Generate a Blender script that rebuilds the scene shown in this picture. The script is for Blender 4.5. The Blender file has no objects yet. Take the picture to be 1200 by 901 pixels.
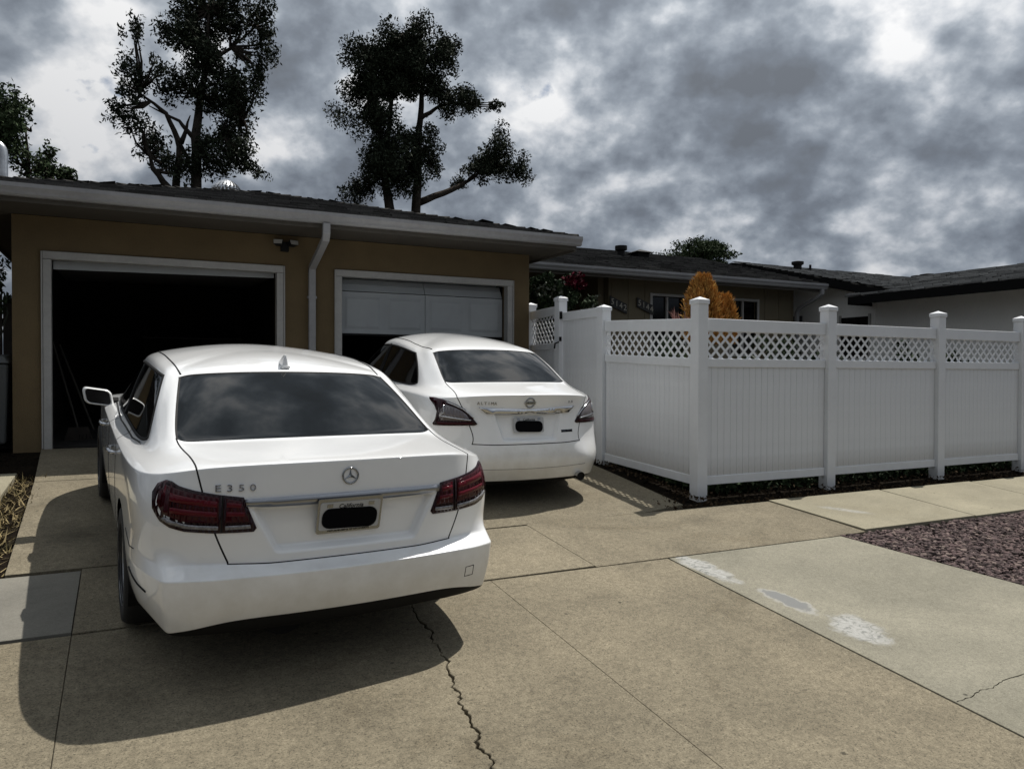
import bpy, bmesh, math, random
import numpy as np
from mathutils import Vector, Matrix
from mathutils.bvhtree import BVHTree
from mathutils.geometry import delaunay_2d_cdt

R = math.radians
rng = np.random.default_rng(7)
random.seed(7)
scene = bpy.context.scene
COL = scene.collection

# ------------------------------------------------------------------ camera
CZ = 1.6
yaw, pit, roll = .465, -.015, .003
F = Vector((math.sin(yaw)*math.cos(pit), math.cos(yaw)*math.cos(pit), math.sin(pit)))
R0 = Vector((math.cos(yaw), -math.sin(yaw), 0)); U0 = R0.cross(F)
RV = R0*math.cos(roll)+U0*math.sin(roll); UV = U0*math.cos(roll)-R0*math.sin(roll)
cd = bpy.data.cameras.new('camera'); cam = bpy.data.objects.new('camera', cd); COL.objects.link(cam)
cam.matrix_world = Matrix(((RV.x, UV.x, -F.x, 0), (RV.y, UV.y, -F.y, 0), (RV.z, UV.z, -F.z, CZ), (0, 0, 0, 1)))
cd.sensor_width = 36; cd.lens = 27.0; cd.clip_end = 2000; cd.clip_start = .05
scene.camera = cam

# ------------------------------------------------------------------ sky, sun, exposure
SUN = Vector((.47, .185, 1.0)).normalized()
SUN_EL = math.asin(SUN.z); SUN_AZ = math.atan2(SUN.x, SUN.y)
world = bpy.data.worlds.new('World'); scene.world = world; world.use_nodes = True
nt = world.node_tree; nt.nodes.clear()
def N(tree, t, **k):
    n = tree.nodes.new(t)
    for a, v in k.items(): setattr(n, a, v)
    return n
def ramp(tree, stops, interp='LINEAR'):
    r = N(tree, 'ShaderNodeValToRGB'); r.color_ramp.interpolation = interp
    els = r.color_ramp.elements
    els[0].position, els[0].color = stops[0][0], (*stops[0][1], 1)
    els[1].position, els[1].color = stops[-1][0], (*stops[-1][1], 1)
    for p, c in stops[1:-1]:
        e = els.new(p); e.color = (*c, 1)
    return r
def g3(v): return (v, v, v)
sky = N(nt, 'ShaderNodeTexSky', sky_type='NISHITA', sun_disc=False, sun_elevation=SUN_EL, sun_rotation=SUN_AZ)
bg_sky = N(nt, 'ShaderNodeBackground'); bg_sky.inputs['Strength'].default_value = .07
nt.links.new(sky.outputs[0], bg_sky.inputs['Color'])
tc = N(nt, 'ShaderNodeTexCoord'); sep = N(nt, 'ShaderNodeSeparateXYZ'); nt.links.new(tc.outputs['Generated'], sep.inputs[0])
mx = N(nt, 'ShaderNodeMath', operation='MAXIMUM'); nt.links.new(sep.outputs['Z'], mx.inputs[0]); mx.inputs[1].default_value = 0
ad = N(nt, 'ShaderNodeMath', operation='ADD'); nt.links.new(mx.outputs[0], ad.inputs[0]); ad.inputs[1].default_value = .95
dv = N(nt, 'ShaderNodeMath', operation='DIVIDE'); dv.inputs[0].default_value = 1; nt.links.new(ad.outputs[0], dv.inputs[1])
vs = N(nt, 'ShaderNodeVectorMath', operation='SCALE'); nt.links.new(tc.outputs['Generated'], vs.inputs[0]); nt.links.new(dv.outputs[0], vs.inputs['Scale'])
mp = N(nt, 'ShaderNodeMapping'); nt.links.new(vs.outputs[0], mp.inputs['Vector'])
mp.inputs['Location'].default_value = (12.35, 2.53, .01); mp.inputs['Rotation'].default_value = (0, 0, .5)
def wnoise(scale, detail, rough, dist, loc=(0, 0, 0)):
    m2 = N(nt, 'ShaderNodeMapping'); nt.links.new(mp.outputs[0], m2.inputs['Vector']); m2.inputs['Location'].default_value = loc
    n = N(nt, 'ShaderNodeTexNoise'); nt.links.new(m2.outputs[0], n.inputs['Vector'])
    n.inputs['Scale'].default_value = scale; n.inputs['Detail'].default_value = detail
    n.inputs['Roughness'].default_value = rough; n.inputs['Distortion'].default_value = dist
    return n.outputs[0]
def madd(x, k, y):
    m_ = N(nt, 'ShaderNodeMath', operation='MULTIPLY_ADD'); nt.links.new(x, m_.inputs[0]); m_.inputs[1].default_value = k
    if hasattr(y, 'links'): nt.links.new(y, m_.inputs[2])
    else: m_.inputs[2].default_value = y
    return m_.outputs[0]
def cloud_depth(d):
    """thickness of the cloud deck, seen d further up"""
    big = wnoise(CS*.32, 3, .5, .1, (5, 2, d)); mid_ = wnoise(CS, 9, .50, .05, (0, 0, d)); puff = wnoise(CS*2.3, 7, .52, .05, (1, 8, d))
    return madd(puff, .42, madd(big, .42, mid_))
CS = 10.0
f0 = cloud_depth(0); f1 = cloud_depth(.022)
dif = N(nt, 'ShaderNodeMath', operation='SUBTRACT'); nt.links.new(f1, dif.inputs[0]); nt.links.new(f0, dif.inputs[1])
# thin bright cloud where the value is low, thick grey bellies where it is high; tops of the billows catch light, undersides do not
thick = madd(f0, 1.35, -.695)
tval = madd(dif.outputs[0], 1.5, thick)
cr = ramp(nt, [(.28, (1.05, 1.05, 1.05)), (.40, (.74, .77, .81)), (.49, (.49, .535, .59)), (.58, (.345, .388, .445)), (.70, (.24, .272, .32)), (.85, (.19, .21, .24))])
nt.links.new(tval, cr.inputs[0])
# low clouds near the horizon are thicker and greyer
hz = ramp(nt, [(0, (.58, .60, .63)), (.22, (.78, .79, .81)), (.45, (1, 1, 1))]); nt.links.new(sep.outputs['Z'], hz.inputs[0])
ml = N(nt, 'ShaderNodeMix', data_type='RGBA', blend_type='MULTIPLY'); ml.inputs[0].default_value = 1
nt.links.new(cr.outputs[0], ml.inputs[6]); nt.links.new(hz.outputs[0], ml.inputs[7])
# cloud is lit from behind: brighter towards the sun, duller away from it
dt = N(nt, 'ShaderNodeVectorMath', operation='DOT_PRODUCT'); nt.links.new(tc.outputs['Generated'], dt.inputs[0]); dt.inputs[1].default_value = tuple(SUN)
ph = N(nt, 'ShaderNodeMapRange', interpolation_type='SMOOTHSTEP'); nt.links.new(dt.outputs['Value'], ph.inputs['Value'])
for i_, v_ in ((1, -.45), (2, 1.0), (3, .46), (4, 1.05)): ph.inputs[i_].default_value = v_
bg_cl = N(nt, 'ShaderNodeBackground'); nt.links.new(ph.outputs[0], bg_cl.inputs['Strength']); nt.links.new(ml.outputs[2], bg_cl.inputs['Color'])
cov = ramp(nt, [(.12, g3(0)), (.22, g3(1))]); nt.links.new(thick, cov.inputs[0])
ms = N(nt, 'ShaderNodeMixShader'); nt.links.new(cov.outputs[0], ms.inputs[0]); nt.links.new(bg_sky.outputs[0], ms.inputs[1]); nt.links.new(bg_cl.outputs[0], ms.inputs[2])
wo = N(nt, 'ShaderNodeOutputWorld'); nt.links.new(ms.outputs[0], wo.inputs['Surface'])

sd = bpy.data.lights.new('sun', 'SUN'); sd.energy = 5.0; sd.angle = R(.53); sd.color = (1.0, .955, .89)
sun = bpy.data.objects.new('sun', sd); COL.objects.link(sun)
sun.rotation_euler = SUN.to_track_quat('Z', 'Y').to_euler()

vsn = scene.view_settings
vsn.view_transform = 'Standard'; vsn.look = 'None'; vsn.exposure = 0; vsn.gamma = 1
scene.display_settings.display_device = 'sRGB'
scene.cycles.max_bounces = 8

# ------------------------------------------------------------------ materials
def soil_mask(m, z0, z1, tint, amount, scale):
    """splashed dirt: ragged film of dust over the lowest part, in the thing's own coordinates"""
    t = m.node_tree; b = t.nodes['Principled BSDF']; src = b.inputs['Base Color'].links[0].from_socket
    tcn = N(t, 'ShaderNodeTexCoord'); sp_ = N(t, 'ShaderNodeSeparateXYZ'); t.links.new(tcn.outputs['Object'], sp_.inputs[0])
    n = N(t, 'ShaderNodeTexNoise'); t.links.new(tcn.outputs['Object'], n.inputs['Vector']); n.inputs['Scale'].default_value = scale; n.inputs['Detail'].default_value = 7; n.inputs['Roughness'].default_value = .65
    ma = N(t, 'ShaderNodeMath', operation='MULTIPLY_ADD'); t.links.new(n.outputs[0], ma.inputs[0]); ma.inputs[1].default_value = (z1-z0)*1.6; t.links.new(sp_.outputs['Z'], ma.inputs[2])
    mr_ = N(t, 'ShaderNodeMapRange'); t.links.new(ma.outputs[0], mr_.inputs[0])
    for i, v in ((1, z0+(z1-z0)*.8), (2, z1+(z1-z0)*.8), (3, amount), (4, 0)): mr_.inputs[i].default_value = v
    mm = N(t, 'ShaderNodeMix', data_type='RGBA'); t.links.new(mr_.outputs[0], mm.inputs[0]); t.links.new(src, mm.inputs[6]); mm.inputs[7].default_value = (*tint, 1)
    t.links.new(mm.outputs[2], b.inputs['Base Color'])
def principled(name):
    m = bpy.data.materials.new(name); m.use_nodes = True
    t = m.node_tree; b = t.nodes['Principled BSDF']
    return m, t, b
def mat(name, col, rough=.6, metal=0, coat=0, ior=None, var=None, bump=None, emit=None, attr=None, spec=None, coat_rough=.03):
    """var=(scale, amount[, detail]) colour mottling; bump=(scale, strength, distance); attr = per-piece value on the faces"""
    m, t, b = principled(name)
    b.inputs['Base Color'].default_value = (*col, 1); b.inputs['Roughness'].default_value = rough
    b.inputs['Metallic'].default_value = metal; b.inputs['Coat Weight'].default_value = coat; b.inputs['Coat Roughness'].default_value = coat_rough
    if ior: b.inputs['IOR'].default_value = ior
    if spec is not None: b.inputs['Specular IOR Level'].default_value = spec
    tcn = None; cur = None
    if var or bump: tcn = N(t, 'ShaderNodeTexCoord')
    if var:
        vl = [var] if not isinstance(var, list) else var
        for v in vl:
            n = N(t, 'ShaderNodeTexNoise'); t.links.new(tcn.outputs['Object'], n.inputs['Vector'])
            n.inputs['Scale'].default_value = v[0]; n.inputs['Detail'].default_value = v[2] if len(v) > 2 else 5
            n.inputs['Roughness'].default_value = .6
            rp = ramp(t, [(.3, g3(1-v[1])), (.7, g3(1+v[1]))]); t.links.new(n.outputs[0], rp.inputs[0])
            mm = N(t, 'ShaderNodeMix', data_type='RGBA', blend_type='MULTIPLY'); mm.inputs[0].default_value = 1
            if cur is None: mm.inputs[6].default_value = (*col, 1)
            else: t.links.new(cur, mm.inputs[6])
            t.links.new(rp.outputs[0], mm.inputs[7]); cur = mm.outputs[2]
    if attr:
        at = N(t, 'ShaderNodeAttribute'); at.attribute_name = 'tone'
        mm = N(t, 'ShaderNodeMix', data_type='RGBA', blend_type='MULTIPLY'); mm.inputs[0].default_value = 1
        if cur is None: mm.inputs[6].default_value = (*col, 1)
        else: t.links.new(cur, mm.inputs[6])
        rp = ramp(t, attr); t.links.new(at.outputs['Fac'], rp.inputs[0]); t.links.new(rp.outputs[0], mm.inputs[7]); cur = mm.outputs[2]
    if cur is not None: t.links.new(cur, b.inputs['Base Color'])
    if bump:
        n = N(t, 'ShaderNodeTexNoise'); t.links.new(tcn.outputs['Object'], n.inputs['Vector'])
        n.inputs['Scale'].default_value = bump[0]; n.inputs['Detail'].default_value = 6
        bp = N(t, 'ShaderNodeBump'); bp.inputs['Strength'].default_value = bump[1]; bp.inputs['Distance'].default_value = bump[2] if len(bump) > 2 else .01
        t.links.new(n.outputs[0], bp.inputs['Height']); t.links.new(bp.outputs[0], b.inputs['Normal'])
    return m
def concrete(name, col, speck=.35, stain=.18, big=.5, dark=(.6, .56, .5), rough=.9, patches=(), oil=False):
    """aggregate speckle + soft mottling + darker stains, fine relief"""
    m, t, b = principled(name); b.inputs['Roughness'].default_value = rough; b.inputs['Specular IOR Level'].default_value = .25
    geo = N(t, 'ShaderNodeNewGeometry'); P = geo.outputs['Position']
    def nz(scale, det, rgh=.6, dist=0):
        n = N(t, 'ShaderNodeTexNoise'); t.links.new(P, n.inputs['Vector']); n.inputs['Scale'].default_value = scale
        n.inputs['Detail'].default_value = det; n.inputs['Roughness'].default_value = rgh; n.inputs['Distortion'].default_value = dist
        return n.outputs[0]
    def mul(a, bb):
        mm = N(t, 'ShaderNodeMix', data_type='RGBA', blend_type='MULTIPLY'); mm.inputs[0].default_value = 1
        if isinstance(a, tuple): mm.inputs[6].default_value = (*a, 1)
        else: t.links.new(a, mm.inputs[6])
        t.links.new(bb, mm.inputs[7]); return mm.outputs[2]
    sp = nz(105, 5, .85); r1 = ramp(t, [(.33, g3(1-speck*1.5)), (.47, g3(.97)), (.56, g3(1.03)), (.70, g3(1+speck*1.3))]); t.links.new(sp, r1.inputs[0])
    s2 = nz(30, 3, .7); r5 = ramp(t, [(.35, g3(1-speck*.28)), (.65, g3(1+speck*.25))]); t.links.new(s2, r5.inputs[0])
    md = nz(2.2, 8, .6); r2 = ramp(t, [(.3, g3(1-stain)), (.7, g3(1+stain*.8))]); t.links.new(md, r2.inputs[0])
    bg = nz(big, 6, .62, .8); r3 = ramp(t, [(.30, dark), (.45, (.93, .92, .90)), (.70, (1.12, 1.10, 1.07))]); t.links.new(bg, r3.inputs[0])
    vo = N(t, 'ShaderNodeTexVoronoi'); t.links.new(P, vo.inputs['Vector']); vo.inputs['Scale'].default_value = 3.1
    r4 = ramp(t, [(.0, g3(.3)), (.028, g3(.4)), (.045, g3(1))]); t.links.new(vo.outputs['Distance'], r4.inputs[0])
    c = mul(mul(mul(mul(mul(col, r1.outputs[0]), r5.outputs[0]), r2.outputs[0]), r3.outputs[0]), r4.outputs[0])
    if oil:
        # weathering: broad pale bleaching, drips of oil and dark blotches with soft edges
        w1 = nz(1.35, 7, .68, 1.2); q1 = ramp(t, [(.34, g3(.84)), (.46, g3(.97)), (.62, g3(1.02)), (.72, g3(1.12))]); t.links.new(w1, q1.inputs[0]); c = mul(c, q1.outputs[0])
        v2 = N(t, 'ShaderNodeTexVoronoi'); t.links.new(P, v2.inputs['Vector']); v2.inputs['Scale'].default_value = .85
        d2_ = N(t, 'ShaderNodeMath', operation='MULTIPLY_ADD'); t.links.new(nz(7, 5, .6), d2_.inputs[0]); d2_.inputs[1].default_value = .22; t.links.new(v2.outputs['Distance'], d2_.inputs[2])
        q2 = ramp(t, [(.15, g3(.62)), (.24, g3(.86)), (.33, g3(1))]); t.links.new(d2_.outputs[0], q2.inputs[0]); c = mul(c, q2.outputs[0])
    for (px_, py_, ang, ra, rb, kind) in patches:
        # hand-trowelled repair mortar: an ellipse with a ragged edge, in plan
        mpn = N(t, 'ShaderNodeMapping', vector_type='TEXTURE'); mpn.inputs['Location'].default_value = (px_, py_, 0); mpn.inputs['Rotation'].default_value = (0, 0, ang); mpn.inputs['Scale'].default_value = (ra, rb, 1)
        fl_ = N(t, 'ShaderNodeVectorMath', operation='MULTIPLY'); t.links.new(P, fl_.inputs[0]); fl_.inputs[1].default_value = (1, 1, 0); t.links.new(fl_.outputs[0], mpn.inputs[0])
        ln = N(t, 'ShaderNodeVectorMath', operation='LENGTH'); t.links.new(mpn.outputs[0], ln.inputs[0])
        nn_ = nz(9, 7, .62); ma = N(t, 'ShaderNodeMath', operation='MULTIPLY_ADD'); t.links.new(nn_, ma.inputs[0]); ma.inputs[1].default_value = 1.5; t.links.new(ln.outputs['Value'], ma.inputs[2])
        tex = nz(16, 7, .7, 1.5)
        W_, G_ = (.50, .50, .49), (.17, .175, .175)
        if kind == 'white': stops = [(.55, G_), (.75, W_), (1.25, W_), (1.55, W_)]
        mk = ramp(t, [(.66, g3(.9)), (.80, g3(.6)), (.90, g3(0))] if kind != 'faint' else [(.66, g3(.5)), (.95, g3(0))])
        dv_ = N(t, 'ShaderNodeMath', operation='MULTIPLY'); t.links.new(ma.outputs[0], dv_.inputs[0]); dv_.inputs[1].default_value = .5; t.links.new(dv_.outputs[0], mk.inputs[0])
        if kind == 'grey': cc = ramp(t, [(.74, G_), (.80, (.34, .34, .325))]); t.links.new(dv_.outputs[0], cc.inputs[0])
        else: cc = ramp(t, [(.38, (.17, .175, .17)), (.48, (.32, .32, .30)), (.62, (.38, .38, .365))]); t.links.new(tex, cc.inputs[0])
        mmx = N(t, 'ShaderNodeMix', data_type='RGBA'); t.links.new(mk.outputs[0], mmx.inputs[0]); t.links.new(c, mmx.inputs[6]); t.links.new(cc.outputs[0], mmx.inputs[7]); c = mmx.outputs[2]
    t.links.new(c, b.inputs['Base Color'])
    bp = N(t, 'ShaderNodeBump'); bp.inputs['Strength'].default_value = .5; bp.inputs['Distance'].default_value = .004
    t.links.new(sp, bp.inputs['Height']); t.links.new(bp.outputs[0], b.inputs['Normal'])
    return m

M = {}
M['drive'] = concrete('exposed_concrete', (.188, .165, .118), .66, .14, .62, (.70, .67, .62), oil=True)
M['apron'] = concrete('pale_concrete', (.222, .212, .168), .38, .12, .5, (.74, .73, .7), patches=((3.80, 4.40, 1.62, .36, .11, 'white'), (3.90, 3.71, 1.64, .27, .095, 'grey'), (3.975, 3.22, 1.25, .22, .16, 'white')))
M['walk'] = concrete('sidewalk_concrete', (.255, .236, .174), .25, .10, .6, (.8, .78, .74), patches=((6.30, 5.27, 2.3, .26, .06, 'faint'),))
M['greywalk'] = concrete('grey_concrete', (.178, .172, .150), .18, .12, .7, (.75, .75, .75))
M['patch_white'] = mat('white_patch_mortar', (.55, .55, .54), .9, var=[(14, .3), (60, .2)])
M['patch_grey'] = mat('grey_patch_mortar', (.17, .18, .18), .9, var=(10, .1))
M['soil'] = mat('soil', (.011, .0085, .006), .95, spec=.03, var=[(3, .4), (40, .4)], bump=(25, .9, .03))
M['asphalt'] = mat('asphalt', (.05, .05, .052), .9, var=[(60, .3), (2, .15)])
M['gravel'] = mat('gravel_rock', (.115, .10, .092), .85, spec=.03, attr=[(0, (.35, .33, .34)), (.5, (.85, .75, .8)), (.8, (1.2, 1.0, 1.05)), (1, (2.0, 1.85, 1.75))])
M['stucco'] = mat('tan_stucco', (.125, .090, .045), .95, var=[(.9, .13), (4, .07), (60, .08)], bump=(90, .5, .006))
M['house_wall'] = mat('olive_siding', (.15, .128, .084), .9, var=[(2, .08)])
M['stucco_white'] = mat('white_stucco', (.80, .80, .77), .95, var=[(1.2, .05), (70, .06)], bump=(80, .4, .006))
M['trim'] = mat('white_trim_paint', (.36, .355, .34), .5, var=[(3, .10), (25, .06)])
M['fascia'] = mat('shaded_fascia_paint', (.07, .062, .05), .7, var=[(2, .15), (18, .08)])  # shade under the eaves is put into this dark fascia and soffit colour
M['gutter'] = mat('gutter_paint', (.27, .27, .275), .45, var=[(2, .12), (20, .07)])
M['black_fascia'] = mat('dark_fascia_paint', (.006, .006, .006), .7, spec=.1)
M['grey_shingle'] = mat('grey_shingle', (.17, .17, .165), .95, spec=.03, attr=[(0, g3(.6)), (1, g3(1.5))], var=(60, .3))
M['door_panel'] = mat('garage_door_paint', (.33, .35, .36), .5, var=[(2, .08)])
M['vinyl'] = mat('white_vinyl', (.68, .70, .72), .38, var=[(1.3, .05), (9, .03)], spec=.5)
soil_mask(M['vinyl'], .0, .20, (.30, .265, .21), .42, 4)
M['shingle'] = mat('shingle', (.055, .053, .05), .95, spec=.03, attr=[(0, g3(.6)), (1, g3(1.5))], var=(60, .3))
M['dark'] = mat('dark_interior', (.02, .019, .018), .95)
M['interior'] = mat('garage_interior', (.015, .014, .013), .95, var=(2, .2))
M['black'] = mat('black_plastic', (.008, .008, .008), .7, spec=.2)
M['rubber'] = mat('tyre_rubber', (.014, .014, .014), .8, bump=(60, .3, .003))
M['chrome'] = mat('chrome', (.55, .56, .58), .16, 1)
M['strip'] = mat('boot_strip_chrome', (.30, .31, .33), .28, 1)
M['dark_chrome'] = mat('dark_chrome', (.30, .31, .32), .2, 1)
M['alloy'] = mat('alloy', (.45, .46, .47), .3, 1, var=(8, .1))
M['paint'] = mat('white_car_paint', (.82, .83, .83), .28, 0, 1.0, coat_rough=.04, var=[(1.1, .03), (5, .02)])
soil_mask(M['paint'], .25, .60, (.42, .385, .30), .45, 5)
M['paint_dirty'] = mat('dusty_white_car_paint', (.66, .655, .62), .4, 0, .8, coat_rough=.10, var=[(1.6, .07), (7, .05)])
M['glass'] = mat('tinted_car_glass', (.003, .004, .004), .015, 0, 0, ior=1.52)
M['side_glass'] = mat('tinted_side_glass', (.003, .003, .003), .03, 0, 0, ior=1.28)
M['mirror'] = mat('dark_mirror', (.004, .004, .005), .35, spec=.2)
M['window_glass'] = mat('window_glass', (.006, .006, .007), .08)
M['lamp_red'] = mat('dark_red_lens', (.034, .002, .005), .12, ior=1.3)
M['lamp_bright'] = mat('red_lens', (.085, .003, .009), .15, ior=1.3)
M['lamp_dark'] = mat('smoked_lens', (.014, .002, .004), .08, ior=1.35)
M['lamp_clear'] = mat('clear_lens', (.20, .195, .20), .15, .3, var=(90, .5))
M['plate'] = mat('plate_white', (.42, .43, .44), .5)
M['ink'] = mat('dark_ink', (.004, .004, .005), .9, spec=.05)
M['bark'] = mat('bark', (.05, .043, .036), .95, spec=.03, var=[(6, .35)], bump=(14, .8, .03))
M['leaf_dark'] = mat('gum_leaf', (.030, .038, .024), .7, spec=.06, attr=[(0, g3(.45)), (1, g3(1.6))])
M['leaf_tree'] = mat('broad_leaf', (.040, .058, .028), .7, spec=.06, attr=[(0, g3(.5)), (1, g3(1.7))])
M['leaf_bush'] = mat('bush_leaf', (.028, .042, .022), .7, spec=.06, attr=[(0, g3(.4)), (1, g3(1.7))])
M['leaf_pale'] = mat('pale_leaf', (.10, .11, .09), .7, spec=.06, attr=[(0, g3(.5)), (1, g3(1.5))])
M['flower'] = mat('crimson_bract', (.055, .003, .010), .7, spec=.06, attr=[(0, g3(.35)), (1, g3(1.5))])
M['gold'] = mat('golden_foliage', (.52, .29, .09), .75, spec=.06, attr=[(0, (.45, .35, .3)), (.6, (1, .95, .9)), (1, (1.25, 1.4, 1.3))])
M['pink'] = mat('pinkish_blade', (.30, .16, .14), .7, spec=.06, attr=[(0, g3(.5)), (1, g3(1.5))])
M['straw'] = mat('dry_grass', (.22, .18, .10), .9, spec=.03, attr=[(0, (.35, .36, .3)), (1, (1.4, 1.35, 1.3))])
M['litter'] = mat('leaf_litter', (.035, .025, .016), .9, spec=.03, attr=[(0, g3(.4)), (1, g3(2.2))])
M['galv'] = mat('galvanised', (.55, .56, .57), .3, 1, var=(12, .2))
M['wood_dark'] = mat('dark_wood', (.03, .024, .02), .9, var=(6, .3))
M['bin'] = mat('grey_bin_plastic', (.06, .065, .065), .6)
M['terra'] = mat('terracotta', (.30, .11, .06), .9, var=(6, .15))
M['sign'] = mat('black_plaque', (.012, .011, .010), .5)
M['digit'] = mat('cream_digit', (.42, .40, .34), .5)
M['handle_wood'] = mat('tool_handle', (.03, .026, .02), .6)

# ------------------------------------------------------------------ builders
def tag(o, label=None, cat=None, group=None, kind=None):
    if label: o['label'] = label
    if cat: o['category'] = cat
    if group: o['group'] = group
    if kind: o['kind'] = kind
    return o
def empty(name, loc=(0, 0, 0), rot=(0, 0, 0), parent=None):
    o = bpy.data.objects.new(name, None); COL.objects.link(o); o.location = loc; o.rotation_euler = rot
    o.empty_display_size = .2
    if parent: o.parent = parent
    return o
def link(name, me, m=None, parent=None, smooth=False):
    o = bpy.data.objects.new(name, me); COL.objects.link(o)
    if m is not None and not me.materials: me.materials.append(M[m] if isinstance(m, str) else m)
    if parent: o.parent = parent
    if smooth: me.polygons.foreach_set('use_smooth', [True]*len(me.polygons))
    return o
class MB:
    def __init__(s): s.v = []; s.f = []
    def add(s, v, f):
        n = len(s.v); s.v += [tuple(p) for p in v]; s.f += [tuple(i+n for i in q) for q in f]; return s
    def box(s, x0, x1, y0, y1, z0, z1):
        v = [(x0, y0, z0), (x1, y0, z0), (x1, y1, z0), (x0, y1, z0), (x0, y0, z1), (x1, y0, z1), (x1, y1, z1), (x0, y1, z1)]
        return s.add(v, [(3, 2, 1, 0), (4, 5, 6, 7), (0, 1, 5, 4), (1, 2, 6, 5), (2, 3, 7, 6), (3, 0, 4, 7)])
    def hexa(s, b, t):
        n = len(b)
        return s.add(list(b)+list(t), [tuple(range(n-1, -1, -1)), tuple(range(n, 2*n))]+[(i, (i+1) % n, n+(i+1) % n, n+i) for i in range(n)])
    def tube(s, pts, r, n=8, caps=True):
        pts = [Vector(p) for p in pts]; rr = r if isinstance(r, (list, tuple)) else [r]*len(pts)
        vs, fs = [], []; up = None
        for i, p in enumerate(pts):
            d = (pts[min(i+1, len(pts)-1)]-pts[max(i-1, 0)]).normalized()
            if up is None: up = d.orthogonal().normalized()
            a = (up-d*up.dot(d));
            a = a.normalized() if a.length > 1e-6 else d.orthogonal().normalized()
            up = a; b = d.cross(a)
            for k in range(n):
                t = 2*math.pi*k/n; vs.append(p+(a*math.cos(t)+b*math.sin(t))*rr[i])
        for i in range(len(pts)-1):
            for k in range(n):
                k2 = (k+1) % n; fs.append((i*n+k, i*n+k2, (i+1)*n+k2, (i+1)*n+k))
        if caps: fs += [tuple(range(n-1, -1, -1)), tuple((len(pts)-1)*n+k for k in range(n))]
        return s.add(vs, fs)
    def lathe(s, prof, n=24, axis='z', c=(0, 0, 0)):
        vs, fs = [], []
        for (r, h) in prof:
            for k in range(n):
                t = 2*math.pi*k/n; x, y = r*math.cos(t), r*math.sin(t)
                vs.append({'z': (c[0]+x, c[1]+y, c[2]+h), 'y': (c[0]+x, c[1]+h, c[2]+y)}[axis])
        for i in range(len(prof)-1):
            for k in range(n):
                k2 = (k+1) % n; fs.append((i*n+k, i*n+k2, (i+1)*n+k2, (i+1)*n+k))
        return s.add(vs, fs)
    def mesh(s, name='m'):
        me = bpy.data.meshes.new(name); me.from_pydata(s.v, [], s.f); me.validate()
        bm = bmesh.new(); bm.from_mesh(me); bmesh.ops.recalc_face_normals(bm, faces=bm.faces); bm.to_mesh(me); bm.free()
        return me
    def build(s, name, m, parent=None, smooth=False, bevel=0):
        me = s.mesh(name)
        if bevel:
            bm = bmesh.new(); bm.from_mesh(me)
            es = [e for e in bm.edges if len(e.link_faces) == 2 and e.calc_face_angle(0) > .5]
            bmesh.ops.bevel(bm, geom=es, offset=bevel, segments=2, profile=.5, affect='EDGES', clamp_overlap=True); bm.to_mesh(me); bm.free()
        return link(name, me, m, parent, smooth)
def arrays_mesh(name, V, Fq, tone=None):
    """V (n,3), Fq (m,k) numpy -> mesh fast; tone per face"""
    me = bpy.data.meshes.new(name); k = Fq.shape[1]; m = len(Fq)
    me.vertices.add(len(V)); me.vertices.foreach_set('co', V.astype(np.float32).ravel())
    me.loops.add(m*k); me.loops.foreach_set('vertex_index', Fq.astype(np.int32).ravel())
    me.polygons.add(m); me.polygons.foreach_set('loop_start', (np.arange(m)*k).astype(np.int32))
    me.update(calc_edges=True)
    if tone is not None:
        a = me.attributes.new('tone', 'FLOAT', 'FACE'); a.data.foreach_set('value', tone.astype(np.float32))
    return me
def gz(y): return -.276+.1*min(y, 10.07)
def unit(n): v = rng.normal(size=(n, 3)); return v/np.linalg.norm(v, axis=1, keepdims=True)
def leaf_mesh(name, pts, size, droop=0, aspect=.45, tone=None):
    """a small folded leaf (two quads -> here one kite quad) at each point"""
    n = len(pts); d = unit(n); d[:, 2] -= droop; d /= np.linalg.norm(d, axis=1, keepdims=True)
    s = np.cross(d, unit(n)); s /= np.linalg.norm(s, axis=1, keepdims=True)
    L = size*(.6+.8*rng.random(n))[:, None]
    V = np.stack([pts-d*L*.5, pts+s*L*aspect*.5, pts+d*L*.5, pts-s*L*aspect*.5], 1).reshape(-1, 3)
    return arrays_mesh(name, V, np.arange(4*n).reshape(n, 4), rng.random(n) if tone is None else tone)
def clump_points(c, n, depth=None, hollow=.35, sub=9):
    """points spread through an uneven ellipsoid (x,y,z,rx,rz): leaf clusters on sub-lobes, so the outline is ragged"""
    x, y, z, rx, rz = c; ry = depth or rx
    lob = unit(sub)*(rng.random((sub, 1))**.5)*.85
    k = rng.integers(0, sub, n); r = (hollow+(1-hollow)*rng.random((n, 1))**.7)
    p = lob[k]+unit(n)*r*.42
    return np.array([x, y, z])+p*np.array([rx, ry, rz])
def text_mesh(body, size, ext=.002, align='CENTER', shear=0):
    cu = bpy.data.curves.new('t', 'FONT'); cu.body = body; cu.size = size; cu.extrude = ext; cu.align_x = align; cu.align_y = 'CENTER'; cu.shear = shear
    cu.resolution_u = 3
    o = bpy.data.objects.new('t', cu); COL.objects.link(o); bpy.context.view_layer.update()
    me = bpy.data.meshes.new_from_object(o.evaluated_get(bpy.context.evaluated_depsgraph_get())); bpy.data.objects.remove(o)
    me.materials.clear(); return me

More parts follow.
